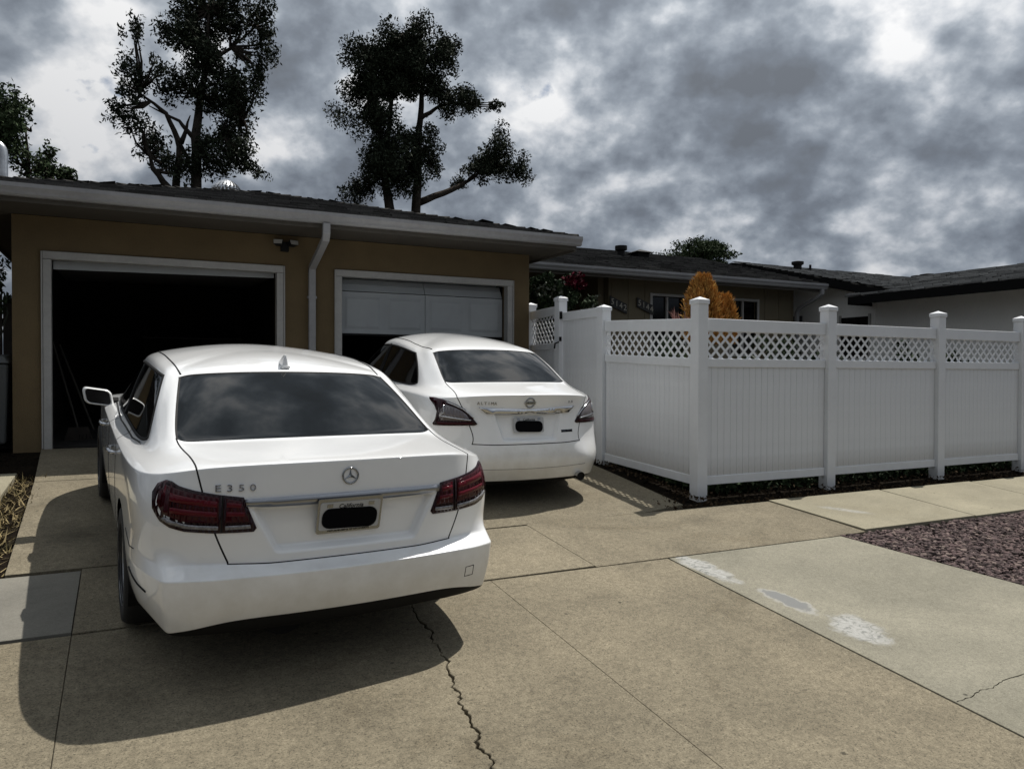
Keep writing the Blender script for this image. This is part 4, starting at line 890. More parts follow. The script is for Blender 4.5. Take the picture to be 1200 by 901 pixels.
# ------------------------------------------------------------------ cars
def smooth01(x): x = np.clip(x, 0, 1); return x*x*(3-2*x)
def widen(rows, k):
    for j in range(1, len(rows)-1):
        f = k if j <= 9 else (1+(k-1)*.6 if j == 10 else 1+(k-1)*.3)
        rows[j] = [(p[0], p[1]*f, p[2]) for p in rows[j]]
def add_crown(rows):
    a, b = rows[-2], rows[-1]
    rows.insert(len(rows)-1, [((p[0]+q[0])/2, p[1]*.5, p[2]+.74*(q[2]-p[2])) for p, q in zip(a, b)])
class CarShell:
    """A car body surface: a ring of columns (rear centre, round the corner, along the side, to the front centre) by rows
    (underbody up to the roof centre line), smoothed by subdivision. Local axes: x = forward from the rear bumper, y = left, z = up."""
    def __init__(s, rows, creases, panel_of, axles, rw, recess, level=4, col_creases=()):
        nr, nc = len(rows), len(rows[0]); ring = list(range(nc))+[-(c) for c in range(nc-2, 0, -1)]
        verts = {}; V = []; idx = {}
        for j in range(nr):
            for q, c in enumerate(ring):
                p = rows[j][abs(c)]; p = (p[0], p[1] if c >= 0 else -p[1], p[2])
                key = (round(p[0], 5), round(p[1], 5), round(p[2], 5))
                if j in (0, nr-1) or c in (0, nc-1):
                    kk = (j, key)
                else: kk = (j, q)
                if kk not in verts: verts[kk] = len(V); V.append(p)
                idx[j, q] = verts[kk]
        Fs, pid = [], []; n = len(ring)
        for j in range(nr-1):
            for q in range(n):
                q2 = (q+1) % n; f = [idx[j, q], idx[j, q2], idx[j+1, q2], idx[j+1, q]]
                u = []
                for i in f:
                    if i not in u: u.append(i)
                if len(u) < 3: continue
                cc = min(abs(ring[q]), abs(ring[q2])); left = (ring[q] >= 0 and q < nc-1)
                Fs.append(u); pid.append(panel_of(j, cc)*2+(0 if left else 1))
        me = bpy.data.meshes.new('cage'); me.from_pydata(V, [], Fs)
        a = me.attributes.new('panel', 'INT', 'FACE'); a.data.foreach_set('value', pid)
        cr_ = me.attributes.new('crease_edge', 'FLOAT', 'EDGE')
        look = {}
        for j, c0, c1, w in creases:
            for q in range(n):
                q2 = (q+1) % n; cc = min(abs(ring[q]), abs(ring[q2]))
                if c0 <= cc < c1: look[tuple(sorted((idx[j, q], idx[j, q2])))] = w
        for c, j0, j1, w in col_creases:
            for q, cc in enumerate(ring):
                if abs(cc) == c:
                    for j in range(j0, j1): look[tuple(sorted((idx[j, q], idx[j+1, q])))] = w
        for e in me.edges:
            k = tuple(sorted(e.vertices))
            if k in look: cr_.data[e.index].value = look[k]
        o = bpy.data.objects.new('cage', me); COL.objects.link(o)
        md = o.modifiers.new('s', 'SUBSURF'); md.levels = level; md.render_levels = level; md.use_limit_surface = True
        bpy.context.view_layer.update()
        ev = bpy.data.meshes.new_from_object(o.evaluated_get(bpy.context.evaluated_depsgraph_get())); bpy.data.objects.remove(o)
        bm = bmesh.new(); bm.from_mesh(ev); bmesh.ops.recalc_face_normals(bm, faces=bm.faces)
        vol = bm.calc_volume(signed=True)
        if vol < 0: bmesh.ops.reverse_faces(bm, faces=bm.faces)
        bm.to_mesh(ev); bm.free()
        nv = len(ev.vertices); co = np.zeros(nv*3); ev.vertices.foreach_get('co', co); s.co = co.reshape(-1, 3)
        fv = np.zeros(len(ev.loops), int); ev.loops.foreach_get('vertex_index', fv); s.fa = fv.reshape(-1, 4); s.faces = s.fa.tolist()
        s.panel = np.zeros(len(s.fa), int); ev.attributes['panel'].data.foreach_get('value', s.panel)
        # plate recess in the rear fascia
        for (zlo, zhi, hw, slope, dep) in recess:
            c = s.co; m = smooth01((c[:, 2]-zlo)/.022)*smooth01((zhi-c[:, 2])/.012)*smooth01((hw-(zhi-c[:, 2])*slope-np.abs(c[:, 1]))/.03)*(c[:, 0] < .3)
            s.co[:, 0] += m*dep
        s.bvh = BVHTree.FromPolygons([tuple(p) for p in s.co], s.faces)
        s.n0 = np.zeros_like(s.co); p = s.co[s.fa]; nn = np.cross(p[:, 2]-p[:, 0], p[:, 3]-p[:, 1]); s.c0 = s.co.copy()
        for k in range(4): np.add.at(s.n0, s.fa[:, k], nn)
        s.n0 /= np.maximum(np.linalg.norm(s.n0, axis=1, keepdims=True), 1e-9)
        # wheel openings
        keep = np.ones(len(s.fa), bool)
        for ax, zc, ra in axles:
            side = np.abs(s.co[:, 1]) > rw; d = np.hypot(s.co[:, 0]-ax, s.co[:, 2]-zc)
            ins = side & (d < ra); keep &= ~ins[s.fa].all(1)
            for v in np.nonzero(ins)[0]:
                k = ra/max(d[v], 1e-4); s.co[v, 0] = ax+(s.co[v, 0]-ax)*k; s.co[v, 2] = zc+(s.co[v, 2]-zc)*k
        s.keep = keep
        s.nrm = np.zeros_like(s.co); fa = s.fa[keep]; p = s.co[fa]; nn = np.cross(p[:, 2]-p[:, 0], p[:, 3]-p[:, 1])
        for k in range(4): np.add.at(s.nrm, fa[:, k], nn)
        s.nrm /= np.maximum(np.linalg.norm(s.nrm, axis=1, keepdims=True), 1e-9)
    def select(s, ids, two): return s.fa[s.keep & np.isin(s.panel//2 if two else s.panel, list(ids))]
    def piece(s, ids, name, m, parent, off=0, two=True):
        fa = s.select(ids, two)
        if not len(fa): return None
        used, inv = np.unique(fa, return_inverse=True)
        me = arrays_mesh(name, s.co[used]+s.nrm[used]*off, inv.reshape(-1, 4))
        o = link(name, me, m, parent, smooth=True)
        me.normals_split_custom_set_from_vertices(s.nrm[used].tolist())
        return o
    def border(s, ids, r, name, m, parent, two=True, lift=.0, skip=None):
        fa = s.select(ids, two); E_ = np.sort(np.concatenate([fa[:, [0, 1]], fa[:, [1, 2]], fa[:, [2, 3]], fa[:, [3, 0]]]), 1)
        ue, ct = np.unique(E_, axis=0, return_counts=True); cnt = {(int(a), int(b)): 1 for a, b in ue[ct == 1]}
        mb = MB()
        for (a, b), c in cnt.items():
            if c != 1: continue
            p, q = s.co[a]+s.nrm[a]*lift, s.co[b]+s.nrm[b]*lift
            if skip and skip((p+q)/2): continue
            d = q-p; L_ = np.linalg.norm(d)
            if L_ < 1e-6: continue
            d /= L_; n_ = s.nrm[a]; t_ = np.cross(n_, d); p2, q2 = p-d*r*.6, q+d*r*.6
            ring = lambda c_: [tuple(c_-t_*r), tuple(c_+n_*r*.55), tuple(c_+t_*r), tuple(c_-n_*r)]
            mb.add(ring(p2)+ring(q2), [(0, 1, 5, 4), (1, 2, 6, 5), (2, 3, 7, 6), (3, 0, 4, 7)])
        return mb.build(name, m, parent)
    def hit(s, o_, d_):
        loc, nn, i, dist = s.bvh.ray_cast(Vector(o_), Vector(d_).normalized(), 12)
        if loc is not None:
            q = s.fa[i]; w_ = 1/(np.linalg.norm(s.c0[q]-np.array(loc), axis=1)+1e-4)**2; v_ = (s.n0[q]*w_[:, None]).sum(0); nn = Vector(v_/np.linalg.norm(v_))
        return loc, nn
    def map_fn(s, kind, sgn=1):
        if kind == 'rear': return lambda a, b: ((-2, a, b), (1, 0, 0))
        if kind == 'side': return lambda a, b: ((a, 3*sgn, b), (0, -sgn, 0))
        if kind == 'top': return lambda a, b: ((a, b, 4), (0, 0, -1))
        # corner: a = angle (deg) from straight-back, turning to the side; pivot inside the car
        def f(a, b, pv=(.95, 0.15)):
            t = R(a); dx, dy = -math.cos(t), math.sin(t)*sgn; c = (pv[0], pv[1]*sgn)
            return ((c[0]+dx*3, c[1]+dy*3, b), (-dx, -dy, 0))
        return f
    def patch(s, kind, outline, name, m, parent, off=.004, sgn=1, step=.03, sx=1.0, depth=.015, smooth=True):
        """a skin laid on the body inside an outline given in the map's 2-D coordinates"""
        fn = s.map_fn(kind, sgn); P2 = []
        n = len(outline)
        for i in range(n):
            a, b = outline[i], outline[(i+1) % n]; L_ = math.hypot((b[0]-a[0])*sx, b[1]-a[1]); k = max(1, int(L_/step))
            for q in range(k): P2.append((a[0]+(b[0]-a[0])*q/k, a[1]+(b[1]-a[1])*q/k))
        nb2 = len(P2); xs_ = [p[0] for p in P2]; ys_ = [p[1] for p in P2]
        def inside(x, y):
            c = False
            for i in range(nb2):
                x1, y1 = P2[i]; x2, y2 = P2[i-1]
                if (y1 > y) != (y2 > y) and x < (x2-x1)*(y-y1)/(y2-y1)+x1: c = not c
            return c
        pts = [Vector(p) for p in P2]; stx = step/sx
        x = min(xs_)+stx/2
        while x < max(xs_):
            y = min(ys_)+step/2
            while y < max(ys_):
                if inside(x, y) and min(((x-p[0])*sx)**2+(y-p[1])**2 for p in P2) > (step*.45)**2: pts.append(Vector((x, y)))
                y += step
            x += stx
        vv, ee, ff, ov, oe, of = delaunay_2d_cdt(pts, [(i, (i+1) % nb2) for i in range(nb2)], [], 1, 1e-5)
        V, B = [], []
        for p in vv:
            o_, d_ = fn(p[0], p[1]); loc, nn = s.hit(o_, d_)
            if loc is None: loc, nn = Vector(o_)+Vector(d_)*2, -Vector(d_)
            if nn.dot(Vector(d_)) > 0: nn = -nn
            V.append(loc+nn*off); B.append(loc-nn*depth)
        cnt = {}
        for f in ff:
            for a, b in zip(f, f[1:]+f[:1]): k = (min(a, b), max(a, b)); cnt[k] = cnt.get(k, 0)+1
        nV = len(V); faces = [tuple(f) for f in ff]; bi = {}
        for (a, b), c in cnt.items():
            if c == 1:
                for q in (a, b):
                    if q not in bi: bi[q] = nV+len(bi)
                faces.append((a, b, bi[b], bi[a]))
        V += [None]*len(bi)
        for q, i in bi.items(): V[i] = B[q]
        return MB().add(V, faces).build(name, m, parent, smooth=smooth)
    def line(s, kind, pts, r, name, m, parent, sgn=1, step=.02, lift=0, closed=False, sx=1.0):
        fn = s.map_fn(kind, sgn); P = []
        pp_ = pts+[pts[0]] if closed else pts
        for a, b in zip(pp_, pp_[1:]):
            k = max(1, int(math.hypot((b[0]-a[0])*sx, b[1]-a[1])/step))
            P += [(a[0]+(b[0]-a[0])*q/k, a[1]+(b[1]-a[1])*q/k) for q in range(k)]
        P.append(pp_[-1]); Q = []
        for p in P:
            o_, d_ = fn(*p); loc, nn = s.hit(o_, d_)
            if loc is None: continue
            if nn.dot(Vector(d_)) > 0: nn = -nn
            Q.append(loc+nn*lift)
        return MB().tube(Q, r, 6).build(name, m, parent, smooth=True)

def make_wheel(parent, x, y, r, w, spokes, sgn, rim_r):
    wh = empty('wheel', (x, y, r), parent=parent)
    h = w/2
    tyre = MB().lathe([(rim_r*.98, -h*.9), (rim_r*1.04, -h), (r*.93, -h*.98), (r*.985, -h*.8), (r, -h*.55), (r, h*.55), (r*.985, h*.8), (r*.93, h*.98), (rim_r*1.04, h), (rim_r*.98, h*.9)], 48, 'y').build('tyre', 'rubber', wh, smooth=True)
    m = MB().lathe([(rim_r*1.0, h*.98*sgn), (rim_r*1.02, h*.88*sgn), (rim_r*.94, h*.80*sgn), (rim_r*.90, h*.2*sgn), (rim_r*.88, -h*.8*sgn)], 40, 'y')
    for k in range(spokes):
        a = 2*math.pi*k/spokes; c, s_ = math.cos(a), math.sin(a)
        for da in (-.085, .085):
            c2, s2 = math.cos(a+da*1.6), math.sin(a+da*1.6)
            b = []
            for (rr, ww, hh) in ((.05, .020, .62), (rim_r*.93, .016, .74)):
                cc, ss = (c, s_) if rr < .1 else (c2, s2); tx, tz = -ss, cc
                b.append([(cc*rr-tx*ww, h*hh*sgn, ss*rr-tz*ww), (cc*rr+tx*ww, h*hh*sgn, ss*rr+tz*ww), (cc*rr+tx*ww, h*(hh-.3)*sgn, ss*rr+tz*ww), (cc*rr-tx*ww, h*(hh-.3)*sgn, ss*rr-tz*ww)])
            m.hexa(b[0], b[1])
    m.lathe([(.001, h*.70*sgn), (.055, h*.68*sgn), (.06, h*.5*sgn), (.06, 0)], 20, 'y')
    m.build('rim', 'alloy', wh)
    MB().lathe([(.02, -h*.2*sgn), (rim_r*.75, -h*.2*sgn), (rim_r*.75, -h*.3*sgn), (.02, -h*.3*sgn)], 32, 'y').build('brake_disc', 'dark_chrome', wh)
    return wh

UNDER, VAL, REARB, TRUNK, REARW, BODY, GLASS, WIND, ROOF, HOOD, RDOOR, FDOOR, FRONTB, QUART = range(14)
def panel_of(j, c):
    if j == 0: return UNDER
    if j == 1: return VAL
    if c <= 2 and 5 <= j <= 10: return TRUNK
    if c <= 4 and 2 <= j <= 4: return REARB
    if c <= 2 and j in (11, 12): return REARW
    if 6 <= c <= 10 and j in (11, 12): return GLASS
    if c >= 11 and j in (11, 12): return WIND
    if j >= 13: return ROOF
    if c >= 11 and j >= 8: return HOOD
    if c >= 13: return FRONTB
    if c <= 7: return QUART
    if c == 8 and 2 <= j: return RDOOR
    if c in (9, 10) and 2 <= j: return FDOOR
    return BODY
def lower_rows(base, spec, tweak=None):
    """rows 0..7: base plan (x,y) per column; spec rows of (rear inset, rear z), (side inset, side z), (front inset, front z)"""
    kind = ['r', 'r', 'r', 'r', 'c', 's', 's', 's', 's', 's', 's', 's', 's', 's', 'f', 'f', 'f']
    rows = []
    for j, (a, b, c) in enumerate(spec):
        row = []
        for k, (x, y) in enumerate(base):
            if kind[k] == 'r': p = (x+a[0], y-(.02 if k == 3 else 0)*(a[0] > .03), a[1])
            elif kind[k] == 'c': i_ = (a[0]+b[0])/2; p = (x+i_*.7, y-i_*.7, a[1]*.65+b[1]*.35)
            elif kind[k] == 's':
                t = {5: .35, 6: .12}.get(k, 0); p = (x, y-(b[0]*(1-t)+a[0]*t*.6), b[1]*(1-t)+a[1]*t)
            else: p = (x-c[0], y, c[1])
            if tweak and (j, k) in tweak: p = tweak[j, k]
            row.append(p)
        rows.append(row)
    r0 = [(min(max(p[0], .25), 4.6), 0, p[2]+.0) for p in rows[0]]
    return [r0]+rows

def build_car(root, rows, creases, axles, recess, paint, tyre_r, wheel_w, track, rim_r, spokes, arch=.355, col_creases=()):
    sh = CarShell(rows, creases, panel_of, [(x, tyre_r+.01, arch) for x in axles], .62, recess, 4, col_creases)
    sh.piece({UNDER}, 'underbody', 'black', root); sh.piece({VAL}, 'lower_valance', 'black', root)
    for sd_ in (0, 1):
        sh.piece({QUART*2+sd_}, 'rear_quarter_panel', paint, root, two=False); sh.piece({BODY*2+sd_}, 'front_wing', paint, root, two=False)
    sh.piece({ROOF}, 'roof_panel', paint, root); sh.piece({HOOD}, 'bonnet', paint, root)
    sh.piece({FRONTB}, 'front_bumper', paint, root); rb = sh.piece({REARB}, 'rear_bumper', paint, root)
    tr = sh.piece({TRUNK}, 'boot_lid', paint, root)
    sh.border({TRUNK}, .0042, 'seam', 'black', tr)
    rwd = sh.piece({REARW}, 'rear_window', 'glass', root, -.004); sh.border({REARW}, .009, 'rubber_seal', 'black', rwd, lift=-.004)
    sh.piece({WIND}, 'windscreen', 'glass', root, -.004)
    for sd_ in (0, 1):
        gw = sh.piece({GLASS*2+sd_}, 'side_window', 'side_glass', root, -.004, two=False); sh.border({GLASS*2+sd_}, .010, 'window_trim', 'black', gw, two=False)
        for pid_, nm in ((RDOOR, 'rear_door'), (FDOOR, 'front_door')):
            d_ = sh.piece({pid_*2+sd_}, nm, paint, root, 0, two=False)
            if d_: sh.border({pid_*2+sd_}, .003, 'seam', 'black', d_, two=False, skip=lambda p: p[2] > 1.0)
    for x in axles:
        for sg_ in (1, -1):
            make_wheel(root, x, sg_*(track/2), tyre_r, wheel_w, spokes, sg_, rim_r)
            m = MB(); V_ = []; k = 18
            for i in range(k+1):
                t = math.pi*(-.12+1.24*i/k); V_ += [(x+(arch+.003)*math.cos(t), sg_*.45, tyre_r+.01+(arch+.003)*math.sin(t)), (x+(arch+.003)*math.cos(t), sg_*(track/2+wheel_w/2-.015), tyre_r+.01+(arch+.003)*math.sin(t))]
            m.add(V_, [(2*i, 2*i+1, 2*i+3, 2*i+2) for i in range(k)]); m.build('wheel_arch_liner', 'black', root)
    return sh
def surf_frame(sh, y, z, off):
    """matrix on the rear face: local x = towards the car's right, local y = up the surface, local z = out of it"""
    loc, nn = sh.hit((-2, y, z), (1, 0, 0))
    if nn.x > 0: nn = -nn
    xr = Vector((0, -1, 0)); xr = (xr-nn*xr.dot(nn)).normalized(); yu = nn.cross(xr)
    M4 = Matrix((xr, yu, nn)).transposed().to_4x4(); M4.translation = loc+nn*off; return M4
def emblem_text(body, size, sh, y, z, m, parent, ext=.004, name='lettering', pitch=None, off=.003, sx=1.0):
    """raised letters set one by one on the rear face, centred on y"""
    pitch = pitch or size*.78*sx; n = len(body)
    for i, ch in enumerate(body):
        if ch == ' ': continue
        o = link(name, text_mesh(ch, size, ext), m, parent)
        o.matrix_local = surf_frame(sh, y-(i-(n-1)/2)*pitch, z, off) @ Matrix.Diagonal((sx, 1, 1, 1))
def round_rect(w, h, r, n=4):
    out = []
    for cx_, cz_, a0 in ((w/2-r, h/2-r, 0), (-w/2+r, h/2-r, 90), (-w/2+r, -h/2+r, 180), (w/2-r, -h/2+r, 270)):
        for i in range(n+1): t = R(a0+90*i/n); out.append((cx_+r*math.cos(t), cz_+r*math.sin(t)))
    return out
def plate(parent, sh, z, w, h, words, frame=None):
    """number plate facing backwards; the number itself is covered by a black strip"""
    a_ = sh.hit((-2, 0, z+h*.45), (1, 0, 0))[0].x; b_ = sh.hit((-2, 0, z-h*.45), (1, 0, 0))[0].x; c_ = sh.hit((-2, 0, z), (1, 0, 0))[0].x
    p = empty('number_plate', (min((a_+b_)/2, c_)-.016, 0, z), (0, math.atan2(a_-b_, h*.9), 0), parent)
    def sheet(poly, x0, x1, nm, m): return MB().hexa([(x0, -a, b) for a, b in poly], [(x1, -a, b) for a, b in poly]).build(nm, m, p)
    if frame:
        sheet(round_rect(w+.022, h+.022, .012), -.004, .004, 'plate_frame', 'dark_chrome')
        o = link('frame_lettering', text_mesh(frame, .014, .0008), 'ink', p); o.rotation_euler = (R(90), 0, R(-90)); o.location = (-.0052, 0, -h/2+.002)
    sheet(round_rect(w, h*.9, .012), -.0065, -.001, 'plate_sheet', 'plate')
    o = link('plate_lettering', text_mesh(words, .032, .0008, shear=.2), 'ink', p); o.rotation_euler = (R(90), 0, R(-90)); o.location = (-.0078, 0, h*.31)
    rr = round_rect(w*.92, h*.66, .042); rr = [(a, b-h*.09+.004*math.sin(a*40)) for a, b in rr]
    sheet(rr, -.010, -.0062, 'number_cover', 'ink')
    for yy in (.105, -.105): MB().box(-.0085, -.006, yy-.014, yy+.014, h*.29, h*.29+.018).build('sticker', 'dark_chrome', p)
    return p

# ---- near car: white sedan with star emblem
def sr(l): return .12*l*l+.25*max(0, l-.6)**2
mb_base = [(0, 0), (sr(.3), .30), (sr(.55), .55), (sr(.67), .67), (.140, .818), (.45, .915), (.80, .922), (1.13, .920), (1.50, .922), (2.35, .922), (2.9, .920), (3.4, .914), (3.95, .907), (4.35, .88), (4.66, .72), (4.82, .42), (4.87, 0)]
mb_spec = [((.09, .25), (.12, .19), (.10, .18)), ((.04, .350), (.055, .21), (.04, .22)), ((.004, .455), (.012, .36), (.01, .36)), ((0, .562), (0, .52), (0, .50)),
           ((.082, .592), (-.003, .63), (.01, .62)), ((.082, .74), (-.004, .74), (.02, .70)), ((.092, .90), (.0, .85), (.05, .74))]
tw = {}
for j, l2, l3, s_ in ((4, .38, .52, .080), (5, .44, .585, .082), (6, .49, .635, .092)):
    tw[j, 2] = (sr(l2)+s_, l2, mb_spec[j][0][1]); tw[j, 3] = (sr(l3)+s_, l3, mb_spec[j][0][1]+(.012 if j == 4 else 0))
tw[4, 4] = (.208, .812, .60); tw[5, 4] = (.222, .840, .73); tw[6, 4] = (.235, .840, .88)
tw[4, 5] = (.47, .905, .605); tw[5, 5] = (.47, .914, .73); tw[6, 5] = (.48, .912, .86)
tw[1, 4] = (.170, .795, .292); tw[1, 5] = (.47, .895, .365); tw[1, 3] = (sr(.7)+.04, .695, .318)
rows = lower_rows(mb_base, mb_spec, tw)
up = [  # rows 8..15 per column
 [(.105, 0, 1.066), (.150, 0, 1.070), (.42, 0, 1.073), (.70, 0, 1.076), (1.05, 0, 1.243), (1.40, 0, 1.388), (1.50, 0, 1.412), (1.9, 0, 1.452)],
 [(.115, .30, 1.065), (.160, .30, 1.069), (.42, .30, 1.072), (.71, .33, 1.074), (1.055, .315, 1.240), (1.40, .30, 1.384), (1.50, .30, 1.407), (2.0, 0, 1.458)],
 [(.150, .55, 1.058), (.195, .55, 1.063), (.44, .56, 1.066), (.735, .610, 1.068), (1.075, .572, 1.230), (1.41, .53, 1.371), (1.51, .515, 1.392), (2.1, 0, 1.462)],
 [(.185, .675, 1.045), (.235, .675, 1.052), (.46, .685, 1.058), (.755, .735, 1.062), (1.09, .688, 1.222), (1.425, .628, 1.354), (1.53, .615, 1.376), (2.2, 0, 1.466)],
 [(.30, .795, 1.005), (.36, .775, 1.022), (.56, .762, 1.036), (.83, .765, 1.060), (1.115, .712, 1.216), (1.43, .652, 1.353), (1.54, .630, 1.382), (2.3, 0, 1.469)],
 [(.50, .882, .972), (.55, .852, .996), (.70, .822, 1.012), (.90, .790, 1.050), (1.16, .732, 1.210), (1.44, .670, 1.354), (1.57, .648, 1.388), (2.4, 0, 1.471)],
 [(.80, .908, .958), (.85, .880, .982), (.95, .852, .996), (.97, .820, 1.020), (1.20, .764, 1.200), (1.47, .692, 1.356), (1.61, .658, 1.394), (2.45, 0, 1.472)],
 [(1.13, .915, .950), (1.15, .888, .972), (1.2, .866, .982), (1.28, .846, 1.000), (1.45, .782, 1.200), (1.67, .704, 1.366), (1.78, .668, 1.404), (2.5, 0, 1.473)],
 [(1.50, .919, .945), (1.50, .893, .966), (1.52, .872, .973), (1.58, .850, .990), (1.72, .782, 1.195), (1.88, .714, 1.372), (1.94, .678, 1.414), (2.55, 0, 1.473)],
 [(2.35, .919, .938), (2.35, .893, .957), (2.35, .872, .963), (2.34, .850, .978), (2.32, .782, 1.195), (2.30, .716, 1.368), (2.30, .680, 1.414), (2.6, 0, 1.472)],
 [(2.9, .917, .930), (2.9, .890, .948), (2.9, .868, .954), (2.88, .845, .968), (2.78, .775, 1.175), (2.68, .702, 1.345), (2.64, .662, 1.396), (2.65, 0, 1.470)],
 [(3.4, .910, .922), (3.4, .875, .942), (3.38, .838, .952), (3.32, .812, .972), (3.05, .745, 1.15), (2.79, .665, 1.312), (2.73, .625, 1.366), (2.7, 0, 1.467)],
 [(3.95, .90, .89), (3.9, .86, .92), (3.7, .80, .95), (3.5, .73, .985), (3.15, .66, 1.15), (2.82, .58, 1.335), (2.75, .55, 1.384), (2.72, 0, 1.464)],
 [(4.3, .87, .86), (4.2, .82, .885), (3.9, .70, .94), (3.58, .60, .99), (3.2, .52, 1.16), (2.84, .47, 1.35), (2.76, .45, 1.398), (2.74, 0, 1.462)],
 [(4.6, .70, .80), (4.45, .66, .84), (4.0, .50, .945), (3.62, .42, .995), (3.22, .38, 1.165), (2.85, .34, 1.36), (2.77, .32, 1.405), (2.76, 0, 1.460)],
 [(4.77, .40, .76), (4.55, .37, .85), (4.1, .28, .95), (3.64, .22, 1.0), (3.23, .2, 1.168), (2.855, .18, 1.37), (2.775, .17, 1.41), (2.77, 0, 1.458)],
 [(4.82, 0, .76), (4.6, 0, .86), (4.1, 0, .955), (3.65, 0, 1.0), (3.235, 0, 1.17), (2.86, 0, 1.375), (2.78, 0, 1.415), (2.775, 0, 1.457)]]
for j in range(8): rows.append([up[c][j] for c in range(17)])
widen(rows, 1.032)
add_crown(rows)
c1_pose = (.985, 3.735, .066)
def car_root(name, X, Y, th, label):
    r = empty(name); r.matrix_world = Matrix.Translation((X, Y, gz(Y))) @ Matrix.Rotation(th, 4, 'Z') @ Matrix.Rotation(R(90), 4, 'Z') @ Matrix.Rotation(-.0997, 4, 'Y')
    return tag(r, label, 'car', 'white sedans parked on the driveway')
near = car_root('parked_car', *c1_pose, 'near white sedan with round star emblem, dark rear window and wide red tail lights')
S = build_car(near, rows, [(4, 0, 6, 1.0), (5, 0, 5, .8), (8, 0, 4, 1.0), (9, 0, 3, .3), (8, 4, 12, .8), (2, 0, 6, .6), (11, 6, 11, .4), (13, 0, 3, .3), (11, 0, 3, .5)],
              (1.13, 4.0), [(.640, .866, .47, .50, .040)], 'paint', .327, .235, 1.665, .225, 7, col_creases=[(4, 1, 5, .5)])
